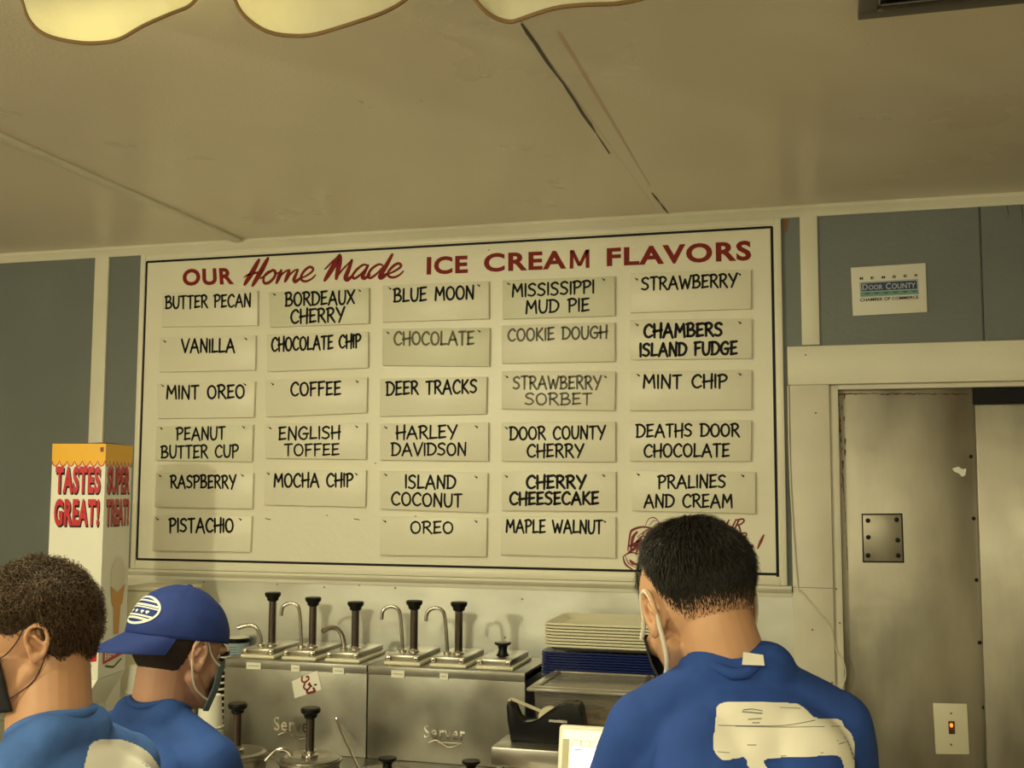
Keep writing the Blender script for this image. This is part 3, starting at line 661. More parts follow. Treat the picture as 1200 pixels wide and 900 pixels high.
# paper card stuck on the left station
cdp = thing('paper_card', 'tilted white card with red script stuck on the left topping station', 'card', W(360, 818, YF))
obj('card', MB().prism([W(342, 798.3, YF-.0015), W(372.3, 785.7, YF-.0015), W(377, 808, YF-.0015), (W(345.4, 818.3, YF-.0015))], (0, -.001, 0)), 'paper_white', cdp, smooth=False)
m = MB(); c = lambda x, y: W(255+x/5.625, 740+y/5.625, YF-.0032)
for pts, w in (([(558, 300), (555, 325), (575, 335), (600, 315), (598, 298)], .006), ([(575, 345), (568, 370), (590, 385), (612, 362), (605, 340)], .006), ([(590, 385), (592, 405), (615, 402), (640, 392), (632, 375)], .008), ([(598, 350), (620, 360)], .006), ([(585, 300), (592, 296)], .006)):
    P3 = catmull([c(*p) for p in pts], 4); m.strip(P3, w, N)
obj('script', m, 'logo_red', cdp, smooth=False)
obj('dot', MB().strip([c(640, 352), c(650, 350)], .006, N), 'sign_brown', cdp, smooth=False)

# pumps, built once per kind in local coordinates
def pump(kind, lab, loc):
    t = thing('syrup_pump', lab, 'pump', loc, group='pumps on the topping stations')
    obj('jar_flange', MB().box((0, 0, .006), (.124, .235, .012), .005), 'cream_plastic', t, local=True)
    obj('lid', MB().box((-.004, .004, .0215), (.112, .215, .019), .004), 'steel', t, local=True)
    for sx in (-1, 1): obj('lid_clip', MB().box((-.004+sx*.047, -.108, .021), (.018, .014, .016), .004), 'chrome', t, local=True)
    if kind == 'lid':
        obj('knob', MB().lathe([(.022, 0), (.016, .008), (.013, .02), (.016, .03), (.026, .036), (.026, .042), (.0, .044)], (0, -.02, .031), 18), 'black_plastic', t, local=True)
        return t
    obj('collar', MB().lathe([(.019, 0), (.019, .006), (.015, .009), (.015, .013), (0, .014)], (.008, -.03, .030), 18), 'chrome', t, local=True)
    H = {'tall': .128, 'low': .14, 'low2': .118}[kind]
    sh = obj('plunger', MB().lathe([(.0125, 0), (.0125, H), (0, H)], (.008, -.03, .042), 18), 'pump_shaft', t, local=True)
    obj('knob', MB().lathe([(.013, 0), (.019, .004), (.020, .012), (.026, .018), (.0275, .026), (.025, .030), (0, .031)], (.008, -.03, .042+H-.003), 20), 'black_plastic', t, local=True)
    b = Vector((-.026, -.04, .03))
    if kind == 'tall':
        pts = [b, b+Vector((-.004, 0, .05)), b+Vector((-.010, 0, .115)), b+Vector((-.018, -.002, .138)), b+Vector((-.034, -.006, .146)), b+Vector((-.052, -.010, .144)), b+Vector((-.066, -.014, .132)), b+Vector((-.070, -.016, .105))]; r = .0062
    elif kind == 'low':
        pts = [b, b+Vector((-.003, -.002, .03)), b+Vector((-.012, -.006, .056)), b+Vector((-.028, -.01, .068)), b+Vector((-.05, -.016, .068)), b+Vector((-.078, -.022, .060))]; r = .0075
    else:
        pts = [b, b+Vector((-.001, -.004, .03)), b+Vector((-.007, -.012, .056)), b+Vector((-.018, -.024, .072)), b+Vector((-.036, -.04, .074)), b+Vector((-.052, -.06, .064))]; r = .0085
    obj('spout', MB().tube(catmull(pts, 4), r, 12), 'chrome', t, local=True)
    obj('spout_nut', MB().lathe([(.013, 0), (.013, .009), (.009, .012), (0, .012)], (b.x, b.y, .029), 12), 'chrome', t, local=True)
    return t
YPm = 3.55
def ppos(px, py=757):
    p = W(px, py, YPm-.03); return (p.x-.008, YPm, HB)
p1 = pump('low', 'short spouted pump at the left end, beside the tub', ppos(318.5))
p2 = pump('tall', 'gooseneck pump second from the left, above the tilted card', ppos(366))
p3 = pump('low2', 'wide stubby spouted pump, third from the left', ppos(416))
p4 = dup(p2, ppos(485), label='gooseneck pump at the left end of the right station')
p5 = dup(p2, ppos(537.5), label='gooseneck pump beside the black knobbed lid')
p6 = pump('lid', 'steel jar lid with a black knob at the right end of the station', ppos(591)); p6.name = 'knob_lid'; p6['category'] = 'lid'; del p6['group']

# tub behind the left station
tp = W(281, 771, 3.44); tp = Vector((tp.x, 3.60, HB))
tb = thing('topping_tub', 'round pale blue labelled tub with black rim, by the leftmost pump', 'tub', (W(281, 771, 3.56).x, 3.56, COUNT_Z))
zt_ = W(281, 745, 3.56).z; tb.location.x = bxs[0]-.0-.005; r_ = .045
tb.location.x = W(281, 760, 3.56).x-.012
tb.location.x = min(tb.location.x, bxs[0]-.047)
tb.location = (W(279, 760, 3.775).x, 3.768, HB)
tb.location.z = COUNT_Z
hh = W(281, 747, 3.77).z-COUNT_Z; r_ = .044
obj('tub_body', MB().lathe([(r_*.88, 0), (r_, hh-.014)], (0, 0, 0), 28), 'tub_label', tb, local=True)
obj('rim', MB().lathe([(r_+.001, hh-.016), (r_+.003, hh-.012), (r_+.003, hh-.003), (r_, hh)], (0, 0, 0), 28), 'black_gloss', tb, local=True)
obj('tub_lid', MB().lathe([(r_-.001, hh-.002), (r_-.002, hh+.002), (r_-.006, hh+.002), (0, hh+.001)], (0, 0, 0), 28), 'cup_white', tb, local=True)
m = MB()
for k in range(5): 
    g0 = -1.9; z = hh-.03-.009*k
    m.tube([(math.cos(a)*(r_+.0003), math.sin(a)*(r_+.0003), z) for a in (g0+.1*i for i in range(9))], .0012, 4)
obj('print', m, 'sign_navy', tb, local=True)

# warmers in front, round lids
def warmer(loc, lab, kind, knob_h):
    t = thing('topping_warmer', lab, 'warmer', (loc[0], loc[1], COUNT_Z), group='round warmers in front of the stations')
    h = loc[2]-COUNT_Z
    obj('well', MB().lathe([(.088, 0), (.088, h-.02), (.094, h-.014), (.094, h-.008)], (0, 0, 0), 32), 'steel', t, local=True)
    obj('lid', MB().lathe([(.086, h-.010), (.087, h-.004), (.080, h+.001), (.072, h+.001), (.066, h-.002), (0, h)], (0, 0, 0), 32), 'steel', t, local=True)
    if kind == 'pump':
        obj('collar', MB().lathe([(.024, 0), (.024, .006), (.017, .009), (.017, .016), (0, .017)], (0, 0, h), 18), 'chrome', t, local=True)
        obj('plunger', MB().lathe([(.0125, 0), (.0125, knob_h), (0, knob_h)], (0, 0, h+.012), 16), 'pump_shaft', t, local=True)
        obj('knob', MB().lathe([(.013, 0), (.019, .004), (.020, .012), (.028, .018), (.030, .027), (.026, .032), (0, .033)], (0, 0, h+.010+knob_h), 20), 'black_plastic', t, local=True)
        obj('spout', MB().tube(catmull([(-.05, -.02, h), (-.055, -.022, h+.012), (-.07, -.03, h+.022), (-.09, -.04, h+.018), (-.115, -.055, h-.01)], 4), .007, 10), 'chrome', t, local=True)
    else:
        obj('knob', MB().lathe([(.020, 0), (.014, .006), (.013, .018), (.018, .026), (.026, .031), (.026, .037), (0, .039)], (0, 0, h), 18), 'black_plastic', t, local=True)
    return t
zwl = W(363, 886, 3.12).z
warmer(tuple(W(363, 886, 3.12)), 'round warmer with a black knobbed pump in front of the raised lettering', 'pump', .098)
warmer((W(277, 886, 3.12).x, 3.12, zwl), 'round warmer pump at the left, beside the capped worker', 'pump', .098)
warmer((W(454, 893, 3.12).x, 3.12, W(454, 903, 3.12).z), 'round warmer lid with a low black knob, below the joint between stations', 'lid', 0)
warmer((W(552, 893, 3.12).x, 3.12, W(552, 907, 3.12).z), 'low round lid with a black knob beside the steel shelf', 'lid', 0)
la = thing('ladle', 'thin steel ladle handle leaning against the left topping station', 'ladle', W(415, 899, 3.2))
obj('handle', MB().tube([W(394, 841, 3.395), W(396, 846, 3.392), W(404, 866, 3.34), W(420, 900, 3.23), W(424, 905, 3.215)], [.0035, .006, .0045, .004, .004], 8), 'chrome', la)
obj('bowl', MB().ell(W(424, 905, 3.215), (.012, .012, .008)), 'chrome', la)

# ------------------------------------------------------------------ stack of trays
ORD = ('topmost', 'second', 'third', 'fourth', 'fifth', 'sixth', 'seventh', 'eighth', 'ninth', 'tenth', 'eleventh', 'twelfth', 'thirteenth', 'fourteenth', 'fifteenth', 'sixteenth')
def tray_mesh(name, w, d, h, m, lip=.0062):
    rings = []; mb = MB()
    def loop(ww, dd, r, z, k=5):
        out = []
        for cx, cy, a0 in ((ww/2-r, dd/2-r, 0), (-ww/2+r, dd/2-r, 90), (-ww/2+r, -dd/2+r, 180), (ww/2-r, -dd/2+r, 270)):
            for i in range(k+1):
                a = math.radians(a0+90*i/k); out.append(Vector((cx+r*math.cos(a), cy+r*math.sin(a), z)))
        return out
    spec = [(w-.05, d-.05, .025, 0), (w-.020, d-.020, .032, h-lip-.001), (w-.003, d-.003, .036, h-lip), (w, d, .037, h-.002), (w-.004, d-.004, .036, h), (w-.02, d-.02, .032, h-.002), (w-.05, d-.05, .025, .003)]
    vs = []
    for s_ in spec: vs += loop(*s_)
    n = len(loop(*spec[0])); fs = [tuple(range(n-1, -1, -1))]
    for i in range(len(spec)-1):
        for k in range(n): fs.append((i*n+k, i*n+(k+1) % n, (i+1)*n+(k+1) % n, (i+1)*n+k))
    fs.append(tuple((len(spec)-1)*n+k for k in range(n)))
    mb.add(vs, fs); return mesh_of(name, mb, m, ang=50)
ztop = W(640, 730, 3.36).z
xt0 = W(635.5, 731, 3.36).x
TW, TD = .43, .30
mc = tray_mesh('cream_tray', TW, TD, .018, 'tray_cream'); mbl = tray_mesh('blue_tray', TW+.012, TD+.012, .016, 'tray_blue', .0055)
z = ztop-.018; nc = 8
zb_top = ztop-.018-.0092*(nc-1)-.0085
for k in range(nc):
    o = bpy.data.objects.new('cream_tray', mc); COL.objects.link(o); o.location = (xt0+TW/2+random.uniform(-.001, .001), 3.36+TD/2, z-.0092*k)
    tag(o, 'topmost cream plastic tray, open and empty, on top of the tray stack' if k == 0 else 'lowest cream tray, resting directly on the blue trays' if k == nc-1 else '%s cream tray from the top of the tray stack' % ORD[k], 'tray', 'stacked cream trays')
z = zb_top-.0095
nb = int((z-COUNT_Z)/.0078)+1; st_ = (z-COUNT_Z)/(nb-1)
for k in range(nb):
    o = bpy.data.objects.new('blue_tray', mbl); COL.objects.link(o); o.location = (xt0+TW/2-.003+random.uniform(-.001, .001), 3.36+TD/2, z-st_*k)
    tag(o, 'topmost dark blue tray, right under the cream trays' if k == 0 else '%s dark blue tray counted down from the cream trays' % ORD[k] if k < 12 else 'dark blue tray low in the stack, behind the clear container', 'tray', 'stacked blue trays')

# ------------------------------------------------------------------ clear food container
zL = W(617, 803, 3.02).z; xa = W(617, 803, 3.02).x; xz = W(756, 813, 3.02).x; cw = xz-xa; cxm = (xa+xz)/2; cy_ = 3.02+.14
fc = thing('food_container', 'clear plastic food container with a translucent lid and cookies inside', 'container', (cxm, cy_, COUNT_Z))
hC = zL-COUNT_Z-.016
def shell(w0, d0, w1, d1, h, th=.003):
    mb = MB(); A = [(-1, -1), (1, -1), (1, 1), (-1, 1)]; vs = []
    for ww, dd, z in ((w0, d0, 0), (w1, d1, h), (w1-2*th, d1-2*th, h), (w0-2*th, d0-2*th, th)):
        vs += [(a*ww/2, b*dd/2, z) for a, b in A]
    fs = [(3, 2, 1, 0)]+[(i*4+k, i*4+(k+1) % 4, i*4+4+(k+1) % 4, i*4+4+k) for i in range(3) for k in range(4)]+[(12, 13, 14, 15)]
    mb.add(vs, fs); bm = bmesh.new(); bv = [bm.verts.new(v) for v in mb.v]
    for f in mb.f: bm.faces.new([bv[i] for i in f])
    ed = [e for e in bm.edges if abs(e.verts[0].co.z-e.verts[1].co.z) > h*.3]
    bmesh.ops.bevel(bm, geom=ed, offset=.012, segments=4, profile=.5, affect='EDGES'); return MB().frombm(bm)
obj('tub', shell(cw-.07, .22, cw-.03, .26, hC), 'clear_plastic', fc, local=True)
lidm = MB().box((0, 0, hC+.005), (cw, .285, .010), .004)
obj('lid', lidm, 'clear_lid', fc, local=True)
obj('lid_rim', MB().box((0, -.128, hC+.012), (cw-.03, .012, .006), .002).box((0, .128, hC+.012), (cw-.03, .012, .006), .002).box((-cw/2+.028, 0, hC+.012), (.012, .25, .006), .002).box((cw/2-.028, 0, hC+.012), (.012, .25, .006), .002), 'clear_lid', fc, local=True)
obj('inner_panel', MB().box((-cw*.27, -.09, hC*.70), (.10, .003, .05), .001), 'tray_cream', fc, local=True)
for k in range(9):
    px = (k % 3)*.042; lay = k//3
    m = MB().lathe([(0, 0), (.030, .001), (.036, .006), (.032, .011), (.018, .014), (0, .0145)], (0, 0, 0), 16)
    for v in m.v: v += Vector((0, 0, .002*math.sin(v.x*300)*math.cos(v.y*260)))
    ck = obj('cookie', m, 'cookie'); ck.location = (W(694, 842, 3.09).x+px*1.1+random.uniform(-.006, .006), cy_-.055+random.uniform(-.01, .02), COUNT_Z+.200+lay*.016+random.uniform(0, .003)); ck.rotation_euler = (random.uniform(-.25, .1), random.uniform(-.2, .2), random.uniform(0, 6))
    tag(ck, 'brown baked cookie seen through the clear container', 'cookie', 'cookies in the clear container')
rk = obj('inner_tray', MB().box((0, 0, .100), (cw-.09, .19, .194), .01), 'clear_lid', fc, local=True)

# ------------------------------------------------------------------ steel shelf with tape dispenser
ZS = CZ-.664
A = Zp(575, 875, ZS); B = Zp(596.7, 862, ZS)
sh = thing('steel_shelf', 'small stainless steel shelf box carrying the tape dispenser', 'shelf', (A.x+.16, A.y+.1, COUNT_Z))
Yb_ = A.y+.155
obj('shelf_top', MB().span((A.x, A.y, ZS-.048), (A.x+.34, Yb_, ZS), .004), 'steel', sh)
for sx in (.02, .32):
    for sy in (.02, .135):
        obj('leg', MB().span((A.x+sx-.009, A.y+sy-.009, COUNT_Z), (A.x+sx+.009, A.y+sy+.009, ZS-.047), .002), 'steel_dark', sh)
Yt0 = A.y+.075; Yt1 = Yt0+.055
td = thing('tape_dispenser', 'black desktop tape dispenser with a roll of clear tape', 'tape dispenser', (W(640, 865, Yt0).x, (Yt0+Yt1)/2, ZS))
c = lambda x, y: W(560+x/6.667, 800+y/6.667, Yt0)
sil = [(255, 425), (232, 300), (222, 190), (228, 152), (250, 146), (262, 160), (272, 215), (300, 280), (350, 318), (420, 312), (470, 285), (520, 245), (580, 205), (655, 165), (700, 160), (740, 172), (785, 172), (800, 205), (820, 330), (828, 420), (840, 448), (560, 445)]
ptsT = [c(*p) for p in sil]; zmin = ZS
for p in ptsT:
    if p.z < ZS+.004: p.z = ZS
ptsT[0].z = ZS; ptsT[-1].z = ZS; ptsT[-2].z = ZS
obj('dispenser_body', MB().prism(ptsT, (0, Yt1-Yt0, 0), .0025), 'black_gloss', td, ang=35)
rc = c(545, 255)+Vector((0, .027, 0))
obj('tape_roll', MB().lathe([(.013, -.010), (.030, -.010), (.031, 0), (.030, .010), (.013, .010)], rc+Vector((0, 0, -.012)), 28, (0, 1, 0)), 'tape_clear', td)
obj('tape_strip', MB().strip([c(250, 146)+Vector((0, .027, .001)), c(480, 240)+Vector((0, .027, 0))], .019, (.25, -.2, 1), 2), 'tape_clear', td)
obj('cutter', MB().span(tuple(c(224, 160)+Vector((0, .012, 0))), tuple(c(250, 142)+Vector((0, .042, 0))), .001), 'chrome', td)
m = MB(); typeset(m, 'amazonbasics', [(643.2, 846), (664.5, 847.5), (664.5, 843.4), (643.2, 842)], tfY(Yt0-.0007), .01); obj('lettering', m, 'print_white', td, smooth=False)

# ------------------------------------------------------------------ tablet on a pedestal
YT = 2.28
tl = W(650.5, 852, YT); th_ = math.radians(-14)
tbt = thing('tablet_register', 'white framed tablet register with a lit screen in front of the tape dispenser', 'tablet', (tl.x+.13, YT+.04, COUNT_Z))
RX = Matrix.Rotation(th_, 3, 'X'); tw, thh = .262, .20
ctr = Vector((tl.x+tw/2, YT+.02, tl.z-thh/2))
def tr(x, y, z): return ctr+RX @ Vector((x, y, z))
bm_ = MB().box((0, 0, 0), (tw, .018, thh), .0085, 4); bm_.v = [tr(*v) for v in bm_.v]; obj('bezel', bm_, 'tablet_bezel', tbt)
def tquad(x0, x1, z0, z1, y): return MB().add([tr(x0, y, z0), tr(x1, y, z0), tr(x1, y, z1), tr(x0, y, z1)], [(0, 1, 2, 3)])
x0s = -tw/2+.010; zt2 = thh/2-.010
scn = obj('screen', tquad(x0s, tw/2-.010, -thh/2+.02, zt2, -.0094), 'screen_warm', tbt, smooth=False, label='lit screen')
obj('page', tquad(x0s+.020, tw/2-.012, -thh/2+.022, zt2-.032, -.0098), 'screen_white', scn, smooth=False)
obj('side_bar', tquad(x0s+.0, x0s+.014, -thh/2+.022, zt2-.018, -.0098), 'tape_clear', scn, smooth=False)
fr = MB()
for k in range(6):
    xa_ = x0s+.020+k*.019; 
    for (p, q_) in (((xa_, zt2-.031), (xa_+.017, zt2-.031)), ((xa_+.017, zt2-.031), (xa_+.017, zt2-.020)), ((xa_+.017, zt2-.020), (xa_, zt2-.020)), ((xa_, zt2-.020), (xa_, zt2-.031))):
        fr.strip([tr(p[0], -.0100, p[1]), tr(q_[0], -.0100, q_[1])], .0010, RX @ Vector((0, -1, 0)), 2)
fr.strip([tr(x0s+.024, -.0102, zt2-.038), tr(x0s+.042, -.0102, zt2-.038)], .0016, RX @ Vector((0, -1, 0)), 2)
obj('screen_lines', fr, 'screen_line', scn, smooth=False)
pb = tr(0, .012, -.05)
obj('pedestal', MB().tube([(pb.x, pb.y+.03, COUNT_Z+.004), (pb.x, pb.y+.02, pb.z-.05), tuple(pb)], [.022, .018, .016], 16).lathe([(.075, 0), (.075, .006), (.02, .012)], (pb.x, pb.y+.03, COUNT_Z), 28), 'tablet_bezel', tbt)

# ------------------------------------------------------------------ cups
def cup_mesh(name, r, h, stripe, mats):
    """upside-down paper cup: rim at the bottom"""
    prof = [(r+.003, 0), (r+.004, .002), (r+.003, .0045), (r, .005), (r*.82, h-.002), (r*.80, h), (r*.74, h), (r*.72, h-.006), (0, h-.006)]
    mb = MB().lathe(prof, (0, 0, 0), 24); me = mesh_of(name, mb, mats, ang=50); return me
def cup_stack(x, y, z, n, r, h, step, name, labs, cat, group, band=None, mt='cup_white'):
    me = cup_mesh(name, r, h, None, mt)
    bme = None
    if band:
        b0 = .007; b1 = step+.001
        f = lambda zz: r-(r*.18)*(zz-.005)/(h-.007)+.0006
        bme = mesh_of('band', MB().lathe([(f(b0), b0), (f(b1), b1)], (0, 0, 0), 24), band, ang=50)
    for k in range(n):
        o = bpy.data.objects.new(name, me); COL.objects.link(o); o.location = (x+random.uniform(-.0015, .0015), y+random.uniform(-.0015, .0015), z+k*step)
        tag(o, labs[0] if k == n-1 else '%s %s' % (ORD[min(n-1-k, 15)], labs[1]), cat, group)
        if bme: b = bpy.data.objects.new('band', bme); COL.objects.link(b); b.parent = o
pc = W(250, 800, 3.42)
cup_stack(pc.x, 3.44, COUNT_Z, int((W(250, 742, 3.44).z-COUNT_Z-.06)/.0205)+1, .042, .085, .0205, 'striped_cup', ('top black and white striped cup of the stack beside the topping station', 'striped cup from the top of the stack beside the topping station'), 'cup', 'striped cups in one stack', 'black_gloss')
pc = W(253, 815, 3.26)
nwc = 3
cup_stack(W(247, 815, 3.27).x, 3.27, COUNT_Z, 1, .036, .001, .02, 'cup_lid', ('flat cup lid under the foam cup beside the capped worker', ''), 'lid', 'foam cup lids')
zc_top = W(250, 812, 3.27).z
cup_stack(W(247, 815, 3.27).x, 3.27, COUNT_Z+.006, int((zc_top-COUNT_Z-.006-.1)/.013)+1, .040, .10, .013, 'foam_cup', ('top upside-down white foam cup standing in front of the striped cups', 'upside-down foam cup from the top, in front of the striped cups'), 'cup', 'upside-down white foam cups')

# ------------------------------------------------------------------ cone box
RB = math.radians(9.1); zbt = W(124.4, 520, 3.2).z
Mx = W(124.4, 520, 3.2); ux = Vector((math.cos(RB), math.sin(RB), 0)); uy = Vector((-math.sin(RB), math.cos(RB), 0))
def proj(p):
    d = Vector(p)-Vector((0, 0, CZ)); k = d.dot(FW); return 600+d.dot(RT)/k*FPX, 450-d.dot(UP)/k*FPX
s_ = .15
for _ in range(30):
    e = proj(Mx-ux*s_)[0]-61.8; s_ *= 1+e/200
sd_ = .15
for _ in range(30):
    e = proj(Mx+uy*sd_)[0]-155.5; sd_ *= 1-e/100
sd_ = max(.09, min(sd_, .26))
zcr = W(113.6, 796, 3.2).z
bxm = Vector((Mx.x, Mx.y, 0))
cx_ = bxm-ux*s_/2+uy*sd_/2
cone = thing('cone_box', 'tall white ice cream cone box with yellow scalloped top, left of the board', 'box', (cx_.x, cx_.y, COUNT_Z))
def bp(u, v, z): return bxm-ux*u*s_+uy*v*sd_+Vector((0, 0, z))   # u along front face to the left, v back
body = MB().prism([bp(0, 0, zcr), bp(1, 0, zcr), bp(1, 1, zcr), bp(0, 1, zcr)], (0, 0, zbt-zcr), .0012)
obj('carton', body, 'box_white', cone, ang=20)
lv = [bp(0, 0, zcr-.001), bp(1, 0, zcr-.001), bp(1, 1, zcr-.001), bp(0, 1, zcr-.001)]
sk = Vector((-.05, -.03, 0)); lo = [p+sk+Vector((0, 0, -.10)) for p in lv]; fl = [Vector((p.x, p.y, COUNT_Z)) for p in lo]
obj('carton_base', MB().add(lv+lo+fl, [(0, 3, 2, 1), (0, 1, 5, 4), (1, 2, 6, 5), (2, 3, 7, 6), (3, 0, 4, 7), (4, 5, 9, 8), (5, 6, 10, 9), (6, 7, 11, 10), (7, 4, 8, 11), (8, 9, 10, 11)]), 'box_white', cone, smooth=False)
# open curved top flap
arc = [bp(u, .5+.0*u, zbt+.006*math.sin(math.pi*min(1, max(0, u)))+.0005) for u in [i/10 for i in range(11)]]
obj('top_flap', MB().add([bp(i/10, 0, zbt+.0005) for i in range(11)]+[bp(i/10, .8, zbt+.0005+.010*math.sin(math.pi*i/10)) for i in range(11)], [(i, i+1, 12+i, 11+i) for i in range(10)]), 'box_brown', cone)
H_ = zbt-zcr
def face(side, off=.0008):
    if side == 0: return lambda u, v: bp(1-u, 0, zcr+v*H_)-uy*off      # front: u from left to right
    return lambda u, v: bp(0, u, zcr+v*H_)+ux*off                      # right side: u front to back
for side in (0, 1):
    fc_ = face(side); nr = (-uy) if side == 0 else ux
    n = 7; v0 = .928; yb = MB(); rd = MB(); top = [fc_(i/(n*6), 1.0) for i in range(n*6+1)]
    def sc(i): return v0-.022*abs(math.sin(math.pi*i/6))**.7
    bot = [fc_(i/(n*6), sc(i)) for i in range(n*6+1)]; k = n*6+1
    yb.add(top+bot, [(i, k+i, k+i+1, i+1) for i in range(k-1)]); obj('yellow_band', yb, 'box_yellow', cone, smooth=False)
    f2 = face(side, .0012); rd.strip([f2(i/(n*6), sc(i)-.003) for i in range(k)], .0035, nr, 2); obj('scallop_line', rd, 'box_red', cone, smooth=False)
    wd = ('TASTES', 'GREAT!') if side == 0 else ('SUPER', 'TREAT!')
    for j_, w_ in enumerate(wd):
        va = .790-.140*j_ if True else 0
        for mt, off, dx, dz, bold in (('sign_black', .0012, .016, -.007, .06), ('box_red', .0016, 0, 0, .045)):
            ff = face(side, off); vs, fs = type_mesh(w_, bold, 0, 1.12); m = MB()
            m.add([ff(.08+u*.84+dx, va-.005+v*.118+dz) for u, v, z in vs], fs); obj('lettering', m, mt, cone, smooth=False)
    # plain cone with a scoop instead of the printed figures
    f3 = face(side, .0012); cu_, cw_ = (.5, .16) if side == 0 else (.60, .26)
    if side == 1:
        m = MB(); m.add([f3(cu_+cw_*math.cos(a), .43+.075*math.sin(a)) for a in [2*math.pi*i/24 for i in range(24)]], [tuple(range(24))]); obj('printed_scoop', m, 'scoop_cream', cone, smooth=False)
        f4 = face(side, .0016); m = MB(); m.add([f4(cu_-cw_*1.05, .385), f4(cu_-cw_*.75, .30), f4(cu_-cw_*.5, .29), f4(cu_-cw_*.35, .17), f4(cu_+cw_*.35, .17), f4(cu_+cw_*.5, .29), f4(cu_+cw_*.75, .30), f4(cu_+cw_*1.05, .385), f4(cu_, .35)], [tuple(range(9))]); obj('printed_cone', m, 'cone_tan', cone, smooth=False)
    # red banner
    f5 = face(side, .0014); u0, u1 = (.62, .97) if side == 0 else (.15, .93)
    if side == 0: u0 = .35
    m = MB(); m.add([f5(u0, .055), f5(u1, .075), f5(u1, .135), f5(u0, .115)], [(0, 1, 2, 3)]); obj('banner', m, 'box_red', cone, smooth=False)
    f6 = face(side, .0018); vs, fs = type_mesh('Eat-It-All', .03, 0, 1); m = MB(); m.add([f6(u0+.06+(u1-u0-.12)*u, .068+.022*u+v*.032) for u, v, z in vs], fs); obj('lettering', m, 'print_white', cone, smooth=False)
    m = MB(); m.strip([f5(u0+.1, .045), f5((u0+u1)/2, .030), f5(u1-.1, .055)], .006, nr); obj('banner_flourish', m, 'sign_brown', cone, smooth=False)
q = MB(); f7 = face(0, .0013); q.add([f7(.90, .965), f7(.96, .965), f7(.96, .985), f7(.90, .985)], [(0, 1, 2, 3)]); obj('maker_mark', q, 'box_brown', cone, smooth=False)
# cream bin behind the capped worker and cup stack next to the cone box
pb0 = W(150, 686, 3.6); pb1 = W(215, 686, 3.6)
bn = thing('cream_bin', 'plain cream plastic bin behind the backwards blue cap', 'bin', ((pb0.x+pb1.x)/2, 3.62, COUNT_Z))
zbn = pb0.z
obj('bin_body', MB().span((pb0.x+.006, 3.56, COUNT_Z), (pb1.x-.006, 3.72, zbn-.012), .008), 'cream_plastic', bn)
obj('bin_lid', MB().span((pb0.x, 3.552, zbn-.014), (pb1.x, 3.728, zbn), .005), 'cream_plastic', bn)
cxp = W(150, 790, 3.34)
cup_stack(W(146, 790, 3.40).x+.02, 3.46, COUNT_Z, int((W(150, 777, 3.46).z-COUNT_Z-.09)/.014)+1, .042, .09, .014, 'paper_cup', ('top white paper cup of the stack just right of the cone box', 'white paper cup from the top, just right of the cone box'), 'cup', 'white cups beside the cone box')

# ================================================================== VALANCE, VENT, LAMPS overhead
YV = 1.70
def vz(x, y): return W(x, y, YV)
va = thing('scalloped_valance', 'cream scalloped cloth valance with brown piping hanging overhead', 'valance', (W(300, 0, YV).x, YV, W(300, 0, YV).z))
SCAL = [[(-12, -70), (8, -28), (25, 0), (38, 25), (55, 42), (85, 47.5), (120, 47), (148, 44), (175, 32), (205, 14), (222, 0), (240, -25), (258, -70)],
        [(252, -70), (264, -30), (277, 0), (290, 22), (312, 36), (345, 39), (378, 38), (412, 32), (440, 20), (468, 0), (492, -25), (520, -70)],
        [(524, -70), (540, -30), (557, 0), (572, 16), (592, 22), (612, 20), (650, 13), (690, 8), (735, 0), (800, -25), (850, -70)]]
ztop_v = ZC
for i, sc_ in enumerate(SCAL):
    lo_ = catmull([vz(*p) for p in sc_], 4); n = len(lo_)
    rows = 6; vs = []; fs = []
    for side in (0, 1):
        for r in range(rows+1):
            t = r/rows
            for k, p in enumerate(lo_):
                top = Vector((p.x, YV, ztop_v)); q_ = p.lerp(top, t)
                q_ = q_+Vector((0, .012*math.sin(k*.35+i)*(1-t)+side*.006, 0)); vs.append(q_)
    o0 = (rows+1)*n
    for side in (0, 1):
        for r in range(rows):
            for k in range(n-1):
                a = side*o0+r*n+k; f = (a, a+1, a+n+1, a+n); fs.append(f if side == 0 else f[::-1])
    for k in range(n-1): fs.append((k+1, k, o0+k, o0+k+1))
    sc_o = obj('scallop', MB().add(vs, fs), 'valance_cloth', va)
    obj('piping', MB().tube([p+Vector((0, .012*math.sin(k*.35+i), 0)) for k, p in enumerate(lo_)], .0036, 8), 'valance_piping', va)
vv = thing('ceiling_vent', 'dark grey framed ceiling vent near the top right corner', 'vent', Zp(1050, -15, ZC))
A = Zp(1005, 14, ZC); Bq = Zp(1105, -2, ZC)
vx0 = A.x; vx1 = vx0+.42; vy1 = A.y; vy0 = vy1-.42
fm = MB()
for a, b in (((vx0, vy0), (vx1, vy0+.035)), ((vx0, vy1-.035), (vx1, vy1)), ((vx0, vy0+.035), (vx0+.035, vy1-.035)), ((vx1-.035, vy0+.035), (vx1, vy1-.035))):
    fm.span((a[0], a[1], ZC-.018), (b[0], b[1], ZC-.0005), .003)
obj('vent_frame', fm, 'vent_grey', vv)
obj('vent_panel', MB().span((vx0+.03, vy0+.03, ZC-.010), (vx1-.03, vy1-.03, ZC-.001)), 'steel', vv, smooth=False)
for k in range(6):
    y = vy0+.06+k*.06
    obj('slat', MB().box(((vx0+vx1)/2, y, ZC-.015), (.34, .03, .003), 0, 1, Matrix.Rotation(.5, 3, 'X')), 'vent_grey', vv)

